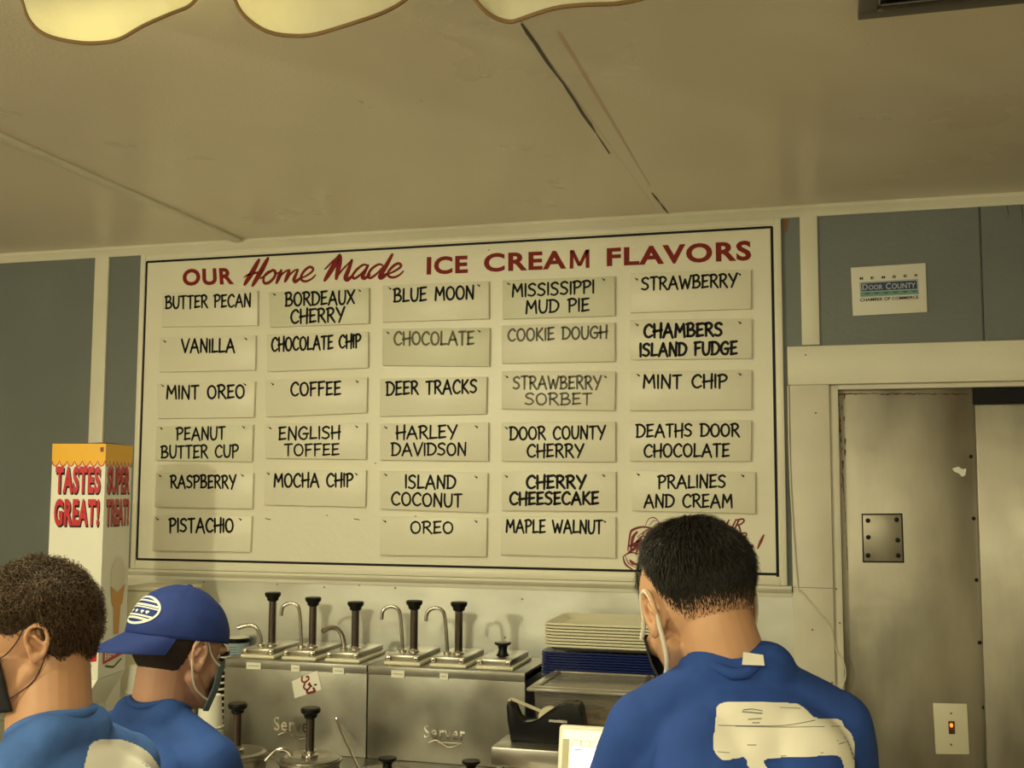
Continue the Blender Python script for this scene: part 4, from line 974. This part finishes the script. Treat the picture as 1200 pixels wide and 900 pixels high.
# ================================================================== PEOPLE
def remesh(mb, voxel, smooth=4, name='m'):
    me = bpy.data.meshes.new(name); me.from_pydata([tuple(v) for v in mb.v], [], mb.f); me.update()
    o = bpy.data.objects.new('tmp', me); COL.objects.link(o)
    md = o.modifiers.new('r', 'REMESH'); md.mode = 'VOXEL'; md.voxel_size = voxel; md.use_smooth_shade = True
    if smooth:
        sm = o.modifiers.new('s', 'SMOOTH'); sm.factor = .5; sm.iterations = smooth
    dg = bpy.context.evaluated_depsgraph_get(); dg.update()
    out = bpy.data.meshes.new_from_object(o.evaluated_get(dg)); bpy.data.objects.remove(o); bpy.data.meshes.remove(me)
    return out
def place_mesh(name, me, m, parent, label=None):
    me.materials.clear(); me.materials.append(MATS[m]); org = parent.location
    co = np.empty(len(me.vertices)*3); me.vertices.foreach_get('co', co); co = co.reshape(-1, 3)-np.array(org); me.vertices.foreach_set('co', co.ravel()); me.update()
    me.polygons.foreach_set('use_smooth', [True]*len(me.polygons)); me.name = name
    o = bpy.data.objects.new(name, me); COL.objects.link(o); o.parent = parent
    if label: o['label'] = label
    return o
def frame(az, pitch=0, rollv=0):
    """columns: person's right, forward, up.  az: degrees clockwise from +Y, pitch: degrees down, roll: degrees to the right"""
    a = math.radians(-az); return Matrix.Rotation(a, 3, 'Z') @ Matrix.Rotation(math.radians(-pitch), 3, 'X') @ Matrix.Rotation(math.radians(rollv), 3, 'Y')
CRC, CRR = Vector((0, -.012, .028)), Vector((.076, .098, .090))      # cranium
def hand(mb, w, fwd, side, down, sgn):
    """relaxed hand: palm plus five bent fingers. fwd: finger direction, side: towards the thumb, down: palm normal"""
    mb.cap(w, w+fwd*.03, .024, .026, 12)
    for k in range(4):
        b = w+fwd*.03+side*(.030-.020*k); kn = w+fwd*.085+side*(.032-.0215*k)
        mb.cap(b, kn, .0135, .0105, 10)
        L = (.040, .045, .042, .033)[k]; c1 = kn+fwd*L*.85+down*L*.45; c2 = c1+fwd*L*.35+down*L*.62
        mb.cap(kn, c1, .0098, .0085, 10); mb.cap(c1, c2, .0086, .0074, 10)
    t0 = w+fwd*.015+side*.026; t1 = w+fwd*.045+side*.058+down*.010; t2 = t1+fwd*.030+side*.010+down*.012
    mb.cap(t0, t1, .0145, .011, 10); mb.cap(t1, t2, .0105, .0088, 10)
def person(spec):
    nb = Vector(spec['neck']); T = frame(spec['taz'], spec['lean'], spec.get('troll', 0)); Hd = frame(*spec['head_rot']); hc = Vector(spec['head'])
    p = thing('person', spec['label'], 'person', (nb.x, nb.y, 0))
    k = spec.get('scale', 1.0); TL = lambda x, y, z: nb+T @ (Vector((x, y, z))*k); HL = lambda x, y, z: hc+Hd @ (Vector((x, y, z))*spec.get('hs', 1))
    hs = spec.get('hs', 1)
    b = MB(); HR = lambda r: tuple(a*hs for a in r)
    b.ell(HL(*CRC), HR(CRR), Hd, 32, 20); b.ell(HL(0, .028, -.030), HR((.060, .062, .078)), Hd, 28, 18)
    b.ell(HL(0, .048, -.078), HR((.044, .040, .034)), Hd, 24, 14); b.ell(HL(0, .072, .022), HR((.052, .026, .016)), Hd, 20, 12)
    for s in (-1, 1):
        b.ell(HL(s*.036, .060, -.022), HR((.024, .026, .022)), Hd, 16, 10)
        b.cap(HL(s*.058, .005, -.045), HL(s*.030, .06, -.090), .016, .016)
        # ear: helix ring, lobe and inner plate
        ea = Hd @ Matrix.Rotation(math.radians(-s*24), 3, 'Z')
        ec = HL(s*.080, -.006, .0)
        def E(y, z): return ec+(Hd @ Vector((s*(.004+.22*max(0, -y)), y, z)))*hs
        ring = catmull([E(.010, -.016), E(.013, .010), E(.008, .027), E(-.007, .034), E(-.020, .026), E(-.023, .006), E(-.015, -.014), E(-.004, -.026), E(.006, -.028), E(.009, -.020)], 3)
        for q0, q1 in zip(ring[:-1], ring[1:]): b.cap(q0, q1, .0042, .0042, 8)
        b.cap(E(.002, -.024), E(.0, -.018), .0065, .006, 8)
        b.ell(ec+(Hd @ Vector((-s*.005, -.005, .002))), HR((.0040, .017, .029)), Hd, 14, 10); b.cap(E(-.002, .016), E(-.012, .0), .0036, .0036, 8); b.cap(E(.009, -.004), E(.010, -.012), .005, .004, 8)
    b.cap(HL(0, .078, .012), HL(0, .098, -.022), .007, .011, 10); b.ell(HL(0, .095, -.026), HR((.015, .011, .009)), Hd, 12, 8)
    b.ell(HL(0, .088, -.052), HR((.022, .009, .005)), Hd, 12, 8); b.ell(HL(0, .086, -.061), HR((.018, .009, .006)), Hd, 12, 8)
    nr_ = spec.get('nr', .058)
    b.cap(HL(0, -.030, -.035), TL(0, .0, -.02), nr_, nr_+.004, 24); b.cap(HL(0, .0, -.050), TL(0, .03, -.03), nr_-.012, nr_-.004, 20)
    def torso(m, e):
        for s in (-1, 1):
            m.cap(TL(s*.02, -.012, .006-e*.4), TL(s*.135, .0, -.060), .044*k+e, .048*k+e, 20)
            m.ell(TL(s*.075, -.055, -.17), (.075*k+e, .050*k+e, .11*k+e), T, 20, 14)
        m.cap(TL(-.135, 0, -.070), TL(.135, 0, -.070), .054*k+e, .054*k+e, 24)
        if e: m.cap(TL(-.046, -.036, .011), TL(.046, -.036, .011), .029+e, .029+e, 16); m.cap(TL(-.03, .035, -.035), TL(.03, .035, -.035), .03+e, .03+e, 16)
        m.ell(TL(0, .010, -.17), (.172*k+e, .108*k+e, .20*k+e), T, 32, 20); m.ell(TL(0, .02, -.36), (.145*k+e, .100*k+e, .18*k+e), T, 28, 18)
        m.ell(TL(0, .01, -.50), (.162*k+e, .112*k+e, .13*k+e), T, 28, 18)
    torso(b, 0)
    arms = []
    for s in (-1, 1):
        ar = spec['arms'][0 if s < 0 else 1]; sh0 = TL(s*.165, .0, -.075); el = nb+Vector(ar[0]); wr = nb+Vector(ar[1]); arms.append((sh0, el))
        b.cap(sh0, el, .048*k, .036, 18); b.cap(el, wr, .038, .026, 18)
        f = (wr-el).normalized(); dn = Vector((0, 0, -1)); dn = (dn-f*dn.dot(f)).normalized(); sd = f.cross(dn)*(-s)*-1
        inner = (T @ Vector((-s, 0, 0))); sd = sd if sd.dot(inner) > 0 else -sd
        hand(b, wr, f, sd, dn, s)
    # legs down to the floor
    hip = TL(0, .0, -.52); hx = T @ Vector((1, 0, 0)); hx.z = 0; hx.normalize(); fy = Vector((-hx.y, hx.x, 0)); legs = []
    for s in (-1, 1):
        h0 = hip+hx*s*.085; h0.z -= .04; an = Vector((hip.x, hip.y, .085))+hx*s*.11-fy*.02; kn = h0.lerp(an, .5)+fy*.035
        b.cap(h0, kn, .082, .054, 20); b.cap(kn, an, .056, .036, 18); b.cap(an-Vector((0, 0, .035)), an+fy*.12-Vector((0, 0, .045)), .034, .030, 12); legs.append((h0, kn, an))
    me = remesh(b, .0032, 2); bb = BVHTree.FromPolygons([v.co.copy() for v in me.vertices], [tuple(q.vertices) for q in me.polygons]); place_mesh('body', me, spec['skin'], p)
    # shirt
    s_ = MB(); torso(s_, .013)
    for sh0, el in arms: s_.cap(sh0, sh0.lerp(el, .55), .064*k, .062*k, 20)
    s_.cap(TL(0, .01, -.50), TL(0, .01, -.56), .10, .10)
    if 'extra_shirt' in spec:
        for a, c_, r1, r2 in spec['extra_shirt']: s_.cap(TL(*a), TL(*c_), r1, r2, 20)
    ms = remesh(s_, .0065, 6)
    co = np.empty(len(ms.vertices)*3); ms.vertices.foreach_get('co', co); co = co.reshape(-1, 3); no = np.empty(len(ms.vertices)*3); ms.vertices.foreach_get('normal', no); no = no.reshape(-1, 3)
    Ti = np.array(T.transposed()); nbv = np.array(nb)
    loc = (co-nbv) @ Ti.T
    f = np.array([noise.noise(Vector((q[0]*5+q[2]*6, q[1]*5, q[2]*9-q[0]*7))) + .5*noise.noise(Vector((q[0]*14, q[1]*14, q[2]*22+9))) for q in loc])
    amp = np.clip((-loc[:, 2]-.02)/.08, 0, 1)
    co = co+no*(f*amp*.011)[:, None]; ms.vertices.foreach_set('co', co.ravel()); ms.update()
    bvh = BVHTree.FromPolygons([tuple(c_) for c_ in co], [tuple(q.vertices) for q in ms.polygons])
    so = place_mesh('shirt', ms, spec['shirt'], p)
    # ribbed collar: ring around the neck found by shooting rays at the shirt
    ax = (HL(0, -.030, -.035)-TL(0, 0, -.02)).normalized(); n0 = TL(0, .0, -.02)+ax*(.040+spec.get('collar_dz', 0)); ring = []
    pu = (ax+T @ Vector((0, 0, 1))).normalized(); e1 = pu.orthogonal().normalized(); e2 = pu.cross(e1)
    for i in range(40):
        a = 2*math.pi*i/40; d = e1*math.cos(a)+e2*math.sin(a); pnt = n0+d*(nr_+.009)
        hit = bvh.ray_cast(pnt+pu*.06, -pu, .14)
        ring.append((hit[0]+pu*.001) if hit[0] else pnt-pu*.01)
    ring = [sum((ring[(i+q_) % 40] for q_ in range(-3, 4)), Vector())/7 for i in range(40)]
    mc_ = sum((r_.dot(pu) for r_ in ring))/40; ring = [r_+pu*(mc_-r_.dot(pu))*.35 for r_ in ring]
    obj('collar', MB().tube(ring+[ring[0], ring[1]], .0085, 10, False), spec['shirt'], p)
    # shorts and shoes
    t_ = MB(); t_.ell(TL(0, .01, -.53), (.172, .122, .11), T, 24, 14)
    for h0, kn, an in legs: t_.cap(h0, h0.lerp(kn, .85), .094, .082, 20)
    place_mesh('shorts', remesh(t_, .01, 3), 'shorts', p)
    for h0, kn, an in legs:
        q_ = MB(); q_.cap(an-fy*.03-Vector((0, 0, .043)), an+fy*.14-Vector((0, 0, .047)), .042, .038, 14); q_.v = [Vector((v.x, v.y, max(v.z, .001))) for v in q_.v]; obj('shoe', q_, 'shoe', p)
    # eyes
    for s in (-1, 1):
        eo = obj('eye', MB().ell(HL(s*.030, .0665, .006), HR((.0120, .0120, .0120)), Hd, 14, 10), 'eye_white', p)
        obj('iris', MB().ell(HL(s*.030, .0765, .006), HR((.006, .0035, .006)), Hd, 12, 8), 'iris', eo)
    # mask
    mk = MB(); U, V = 28, 16; vs = []; fs = []
    for i in range(V+1):
        z = .004-.112*i/V
        for j_ in range(U+1):
            a = math.radians(-66+132*j_/U); rx = .0755-.010*abs(z+.05)/.05*(1 if z < -.05 else .2); ry = .080 if z > -.06 else .080-.22*(-.06-z)
            y0 = .022; nose = .016*math.exp(-(a/.28)**2)*math.exp(-((z+.018)/.03)**2)
            vs.append(HL(rx*math.sin(a), y0+(ry+nose)*math.cos(a), z-(0.018*(1-math.cos(a)) if i == 0 else 0)))
    for i in range(V):
        for j_ in range(U): k0 = i*(U+1)+j_; fs.append((k0, k0+1, k0+U+2, k0+U+1))
    mo = obj('face_mask', MB().add(vs, fs), spec['mask'], p); sl = mo.modifiers.new('thickness', 'SOLIDIFY'); sl.thickness = .002
    for s in (-1, 1):
        up_ = catmull([HL(s*.070, .057, -.012), HL(s*.073, .040, -.004), HL(s*.077, .022, .012), HL(s*.083, .004, .034), HL(s*.088, -.018, .032), HL(s*.089, -.028, .008), HL(s*.085, -.020, -.022), HL(s*.074, .004, -.060), HL(s*.066, .034, -.078), HL(s*.064, .050, -.084)], 4)
        obj('ear_loop', MB().tube(up_, spec.get('loop_r', .0022), 8), spec['strap'], p)
    return p, T, Hd, HL, TL, bvh, bb

def hairline(a):
    """lowest local z of hair; a = angle from the front (deg, 0..180)"""
    pts = [(0, .078), (25, .074), (42, .055), (62, .040), (80, .044), (100, .046), (112, -.020), (130, -.058), (180, -.068)]
    for (a0, z0), (a1, z1) in zip(pts[:-1], pts[1:]):
        if a <= a1: return z0+(z1-z0)*(a-a0)/(a1-a0)
    return pts[-1][1]
def hair(p, Hd, HL, spec):
    """base layer following the skull, then strands"""
    dz = spec.get('dz', 0); dzf = spec.get('dzf'); thick = spec['thick']; fr_ = spec.get('fringe', 0)
    U, V = 96, 60; vs = []; ok = []; 
    def surf(a, b, h):
        d = Vector((math.sin(b)*math.sin(a), math.cos(b)*math.sin(a), math.cos(a))); q_ = Vector((CRC.x+CRR.x*d.x, CRC.y+CRR.y*d.y, CRC.z+CRR.z*d.z))
        n = Vector((d.x/CRR.x, d.y/CRR.y, d.z/CRR.z)).normalized(); return q_, n
    def cover(q_):
        ang = abs(math.degrees(math.atan2(q_.x, q_.y))); return q_.z-hairline(ang)-(dzf(q_) if dzf else dz), ang
    def th(q_, n):
        c_, ang = cover(q_)
        t = max(0, min(1, c_/spec['fade'])); t = t*t*(3-2*t)
        g = thick*t*(.45+.55*max(0, n.z)+fr_*max(0, n.y)*.6*(1 if q_.z > .05 else 0))
        return c_, g+t*spec['lump']*noise.noise(q_*spec['lf']+Vector((3, 1, 2)))
    for i in range(V+1):
        for j_ in range(U):
            q_, n = surf(math.pi*.86*i/V, 2*math.pi*j_/U, 0); c_, g = th(q_, n); ok.append(c_ > spec.get('cut', -.002)); vs.append(HL(*(q_+n*(g+.0012 if c_ > 0 else -.003))))
    fs = []
    for i in range(V):
        for j_ in range(U):
            f = (i*U+j_, i*U+(j_+1) % U, (i+1)*U+(j_+1) % U, (i+1)*U+j_)
            if sum(ok[k] for k in f) >= 3: fs.append(f[::-1])
    if spec.get('base', True):
        ho_ = obj('hair', MB().add(vs, fs), spec['mat2'], p, ang=180)
    # strands
    n_ = spec['n']; A = []; F = []; cnt = 0; rs = random.Random(spec.get('seed', 1)); seg = spec.get('seg', 5)
    while cnt < n_:
        a = math.acos(rs.uniform(-.75, 1)); b = rs.uniform(0, 2*math.pi); q_, n = surf(a, b, 0); c_, g = th(q_, n)
        if c_ < 0 : continue
        t = min(1, c_/spec['fade'])
        if rs.random() > spec.get('dmin', .15)+(1-spec.get('dmin', .15))*t: continue
        root = q_+n*max(0, g-.004)*1.0
        L = spec['len']*(spec.get('lmin', .15)+(1-spec.get('lmin', .15))*t**1.5)*rs.uniform(.7, 1.25)
        if 'bangs' in spec and q_.y > .045 and q_.z > .03: L *= spec['bangs']
        comb = Vector(spec['comb'](q_)); comb = (comb-n*comb.dot(n)); 
        if comb.length > 0: comb.normalize()
        dirv = (n*spec['lift']+comb*(1-spec['lift'])+Vector((rs.uniform(-1, 1), rs.uniform(-1, 1), rs.uniform(-1, 1)))*spec['mess']).normalized()
        w = spec.get('w', .0012)*rs.uniform(.7, 1.2)*(.5+.5*t); cr_ = spec.get('curl', 0); ph = rs.uniform(0, 6.28); e1 = dirv.orthogonal().normalized(); e2 = dirv.cross(e1)
        turns = spec.get('turns', 1.3)
        prev = []
        for s in range(seg+1):
            u = s/seg; pt = root+dirv*L*u*(1-.25*u)+comb*L*.25*u*u-n*L*.30*u*u*(1-spec['lift'])
            if cr_: ca = cr_*min(1, u*2); pt = pt+e1*ca*math.cos(ph+turns*6.28*u)+e2*ca*math.sin(ph+turns*6.28*u)
            pt = HL(*pt); ww = w*(1-.75*u); d1 = Hd @ e1; d2 = Hd @ (n.cross(dirv).normalized() if n.cross(dirv).length > 1e-4 else e2)
            A += [pt-d2*ww, pt+d2*ww*.5+d1*ww*.7, pt+d2*ww*.5-d1*ww*.7]
        k0 = cnt*(seg+1)*3
        for s in range(seg):
            for k in range(3): F.append((k0+s*3+k, k0+s*3+(k+1) % 3, k0+s*3+3+(k+1) % 3, k0+s*3+3+k))
        cnt += 1
    so = obj('hair_strands', MB().add(A, F), spec['mat'], p, ang=180); so['kind'] = 'stuff'
def inside(px, py, poly):
    c_ = False; n = len(poly)
    for i in range(n):
        x0, y0 = poly[i]; x1, y1 = poly[(i+1) % n]
        if (y0 > py) != (y1 > py) and px < (x1-x0)*(py-y0)/(y1-y0)+x0: c_ = not c_
    return c_
def nearest(px, py, poly):
    best = None; n = len(poly)
    for i in range(n):
        a = Vector((*poly[i], 0)); b = Vector((*poly[(i+1) % n], 0)); d = b-a; t = max(0, min(1, (Vector((px, py, 0))-a).dot(d)/max(d.length_squared, 1e-9))); q_ = a+d*t
        dd = (q_-Vector((px, py, 0))).length
        if best is None or dd < best[0]: best = (dd, q_.x, q_.y)
    return best[1], best[2]
def decal(name, poly, step, bvh, m, parent, off=.0016):
    """print on cloth: a picture-space outline carried onto the cloth surface and lifted by a hair"""
    sm = catmull([Vector((x, y, 0)) for x, y in poly+[poly[0]]], 5); P = [(q_.x, q_.y) for q_ in sm[:-1]]
    xs_ = [q_[0] for q_ in P]; ys_ = [q_[1] for q_ in P]; nx = int((max(xs_)-min(xs_))/step)+2; ny = int((max(ys_)-min(ys_))/step)+2
    X0, Y0 = min(xs_)-step*.5, min(ys_)-step*.5; used = {}; vs = []; fs = []
    O = Vector((0, 0, CZ))
    def vert(i, j_):
        if (i, j_) in used: return used[(i, j_)]
        x, y = X0+i*step, Y0+j_*step
        if not inside(x, y, P): x, y = nearest(x, y, P)
        d = ray(x, y).normalized(); h = bvh.ray_cast(O, d, 6)
        if h[0] is None: used[(i, j_)] = None; return None
        vs.append(h[0]-d*off); used[(i, j_)] = len(vs)-1; return used[(i, j_)]
    for i in range(nx):
        for j_ in range(ny):
            if inside(X0+(i+.5)*step, Y0+(j_+.5)*step, P):
                q_ = [vert(i, j_), vert(i, j_+1), vert(i+1, j_+1), vert(i+1, j_)]
                if None not in q_: fs.append(tuple(q_))
    return obj(name, MB().add(vs, fs), m, parent, ang=180)
def decal_line(pts, w, bvh, off=.003):
    O = Vector((0, 0, CZ)); mb = MB(); out = []
    for p_ in catmull([Vector((x, y, 0)) for x, y in pts], 5):
        d = ray(p_.x, p_.y).normalized(); h = bvh.ray_cast(O, d, 6)
        if h[0]: out.append(h[0]-d*off)
    if len(out) > 1: mb.strip(out, w, -ray(pts[0][0], pts[0][1]).normalized())
    return mb

# --- right worker: short dark hair, head turned left and bent, black mask
h1 = W(817, 716, 1.62); n1 = W(862, 800, 1.60)
A1 = dict(label='person with short black hair, black mask and white van print on a blue shirt',
    neck=tuple(n1), taz=-18, lean=22, scale=.79, head=tuple(h1), head_rot=(-40, 27, -4), hs=.96, nr=.053, skin='skin', shirt='shirt_blue', mask='mask_black', strap='strap_white', loop_r=.0032,
    arms=[((-.23, .10, -.32), (-.22, .36, -.33)), ((.18, .16, -.34), (-.04, .42, -.33))])
P1, T1, H1, HL1, TL1, bv1, so1 = person(A1)
hair(P1, H1, HL1, dict(dzf=lambda q_: .030-.050*max(0, min(1, (q_.y-.005)/.06)), bangs=2.4, thick=.017, fringe=2.8, fade=.072, cut=.046, dmin=.04, lump=.004, lf=30, mat='hair_black', mat2='hair_dark', n=26000, len=.024, lmin=.13, comb=lambda q_: (q_-Vector((0, -.06, .125)))*8+Vector((0, .3 if q_.y > .02 else 0, -.15-(1.2 if q_.y > .06 else 0))), lift=.34, mess=.28, w=.0010, seed=3))
tv = []
for x, y in ((869.5, 779), (896, 780), (894.5, 767.5), (871, 764)):
    d = ray(x, y).normalized(); h = [q_[3] for q_ in (so1.ray_cast(Vector((0, 0, CZ)), d, 5), bv1.ray_cast(Vector((0, 0, CZ)), d, 5)) if q_[0]]
    tv.append(Vector((0, 0, CZ))+d*(min(h)-.014))
obj('care_tag', MB().prism(tv, ray(883, 770).normalized()*.001), 'print_white', P1, smooth=False)
van = [(839, 829), (846, 823.5), (872, 821.5), (905, 823), (932, 824), (945, 831), (957, 841), (984, 843), (990, 852), (998, 860), (1002, 875), (1002, 890), (1000, 903), (990, 902), (982, 886), (950, 887), (898, 890), (900, 902), (885, 904), (876, 898), (872, 888), (848, 891), (838, 882), (835, 870), (838, 850)]
decal('van_print', van, 1.8, bv1, 'print_white', P1, .002)
lm = MB()
for pts, w in (([(842, 850), (880, 850.5), (920, 850), (955, 844)], .0009), ([(862, 851), (920, 852), (985, 851)], .0009), ([(871, 832), (881, 831), (893, 833)], .0012), ([(870, 834), (893, 836)], .0016), ([(877, 843), (892, 842)], .0012), ([(882, 847), (890, 847)], .0012), ([(914, 829), (938, 830)], .0008), ([(876, 873), (886, 873)], .001), ([(915, 886), (965, 882)], .0009), ([(981, 868), (990, 865)], .001), ([(983, 872), (990, 870)], .001), ([(841, 881), (855, 882)], .0008)):
    q_ = decal_line(pts, w, bv1); lm.add(q_.v, q_.f)
obj('van_lines', lm, 'print_grey', P1)

# --- capped worker: face turned right and away, cap back to front
h2 = W(211, 765, 2.30); n2 = W(184, 846, 2.26)
A2 = dict(label='person in a blue shirt and grey mask, wearing a backwards cap',
    neck=tuple(n2), taz=5, lean=18, scale=.97, head=tuple(h2), head_rot=(26, 14, 0), hs=1.06, nr=.058, skin='skin_pink', shirt='shirt_royal', mask='mask_grey', strap='strap_white',
    arms=[((-.20, .06, -.30), (-.13, .22, -.34)), ((.20, .05, -.30), (.03, .22, -.34))])
P2, T2, H2, HL2, TL2, bv2, so2 = person(A2)
hair(P2, H2, HL2, dict(dz=.0, thick=.008, fade=.03, lump=.002, lf=30, mat='hair_dark', mat2='hair_dark', n=5000, len=.014, lmin=.3, comb=lambda q_: (0, -.1, -1), lift=.2, mess=.15, w=.001, seed=5))
# cap
CC, CRd = Vector((0, -.014, .034)), Vector((.0895, .113, .104))
def capP(a, b, e=0): return HL2(CC.x+(CRd.x+e)*math.sin(a)*math.sin(b), CC.y-(CRd.y+e)*math.sin(a)*math.cos(b), CC.z+(CRd.z+e)*math.cos(a)+.004*math.sin(a)*math.cos(b))   # b=0 at the brim (back of the head)
cpb = thing('baseball_cap', 'royal blue baseball cap worn backwards with a white oval emblem', 'cap', tuple(HL2(0, 0, .03)))
m = MB(); U, V = 72, 24; vs = []; fs = []
def rim(b): return math.radians(94+6*math.cos(b)-2*abs(math.sin(b)))
for i in range(V+1):
    for j_ in range(U):
        b = 2*math.pi*j_/U; a = rim(b)*i/V; seam = .0008*math.exp(-((abs(((j_/U*6) % 1)-.5)-.5)/.03)**2)
        vs.append(capP(max(a, .002), b, -seam+.0015*noise.noise(Vector((3*math.sin(b), 3*math.cos(b), a*4)))))
for i in range(V):
    for j_ in range(U): fs.append((i*U+j_, i*U+(j_+1) % U, (i+1)*U+(j_+1) % U, (i+1)*U+j_))
co_ = obj('crown', m.add(vs, fs), 'cap_blue', cpb, ang=180); sm_ = co_.modifiers.new('thickness', 'SOLIDIFY'); sm_.thickness = .002; sm_.offset = -1
obj('button', MB().ell(capP(.01, 0, .002), (.007, .007, .004), H2, 12, 8), 'cap_blue', cpb)
vs = []; fs = []; nu, nv = 30, 10
for side in (0, 1):
    for i in range(nv+1):
        t = i/nv
        for j_ in range(nu+1):
            b = math.radians(-62+124*j_/nu); base = Vector((CC.x+CRd.x*math.sin(b), CC.y-CRd.y*math.cos(b), 0)); s = math.sin(b)
            ext = .074*math.sqrt(max(0, 1-(s/.90)**2)) if abs(s) < .90 else 0
            x = base.x*(1-.06*t); y = base.y-ext*t; z = CC.z+CRd.z*math.cos(rim(b))+.004*math.cos(b)+.003-t*(.018*s*s+.046*math.cos(b))-side*.003
            vs.append(HL2(x, y, z))
o0 = (nv+1)*(nu+1)
for side in (0, 1):
    for i in range(nv):
        for j_ in range(nu): a = side*o0+i*(nu+1)+j_; f = (a, a+1, a+nu+2, a+nu+1); fs.append(f if side == 0 else f[::-1])
for j_ in range(nu): a = nv*(nu+1)+j_; fs.append((a, a+1, o0+a+1, o0+a))
obj('brim', MB().add(vs, fs), 'cap_blue', cpb, ang=60)
em = MB(); emn = MB()
def emb(u, v, e=.0022):   # emblem coordinates (-1..1) on the front panel
    return capP(math.radians(70)-v*math.radians(17), u*math.radians(34), e)
def emstrip(mb, pts, w, e=.0028):
    P3 = [emb(u, v, e) for u, v in pts]; ww = w if isinstance(w, list) else [w]*len(P3)
    vs = []; fs = []
    for i, p_ in enumerate(P3):
        t = (P3[min(i+1, len(P3)-1)]-P3[max(i-1, 0)]).normalized(); n = (p_-HL2(*CC)).normalized(); sd = n.cross(t).normalized(); vs += [p_+sd*ww[i]/2, p_-sd*ww[i]/2]
    fs = [(2*i, 2*i+1, 2*i+3, 2*i+2) for i in range(len(P3)-1)]; mb.add(vs, fs)
emstrip(em, [(math.cos(a), math.sin(a)) for a in [2*math.pi*i/48 for i in range(49)]], .0055)
for v, w in ((.62, .004), (.28, .005), (.10, .003), (-.48, .004), (-.68, .005)):
    L = math.sqrt(1-v*v)*.95; emstrip(em, [(-L+2*L*i/16, v+.06*math.sin(i/16*3.14)) for i in range(17)], w)
for u in (-.45, -.1, .25, .5): emstrip(em, [(u+.12*i/4, -.2+.05*(i % 2)) for i in range(5)], .007)
obj('emblem', em, 'cap_white', cpb, ang=180)

# --- left worker: curly brown hair, face turned left
h3 = W(37, 750, 1.58); n3 = W(60, 872, 1.57)
A3 = dict(label='person with curly brown hair, heather blue shirt and dark mask, cut by the left edge',
    neck=tuple(n3), taz=-84, lean=14, scale=.93, troll=0, head=tuple(h3), head_rot=(-128, 12, 0), hs=.88, nr=.058, skin='skin_warm', shirt='shirt_heather_blue', mask='mask_black', strap='mask_black', loop_r=.001,
    arms=[((-.20, -.14, -.34), (-.42, -.10, -.36)), ((-.18, .20, -.34), (-.42, .18, -.36))])
P3_, T3, H3, HL3, TL3, bv3, so3 = person(A3)
hair(P3_, H3, HL3, dict(dz=-.016, thick=.024, fringe=.4, fade=.04, lump=.012, lf=26, mat='hair_brown', mat2='hair_brown_dark', n=9000, len=.026, lmin=.45, seg=8, comb=lambda q_: (0, -.3, -.4), lift=.55, mess=.55, w=.0014, curl=.0055, turns=1.2, seed=9))
decal('back_print', [(102, 884), (106, 872), (118, 866.5), (138, 866), (156, 871), (172, 880), (183, 893), (186, 905), (150, 915), (101, 912)], 1.8, bv3, 'print_white', P3_, .002)
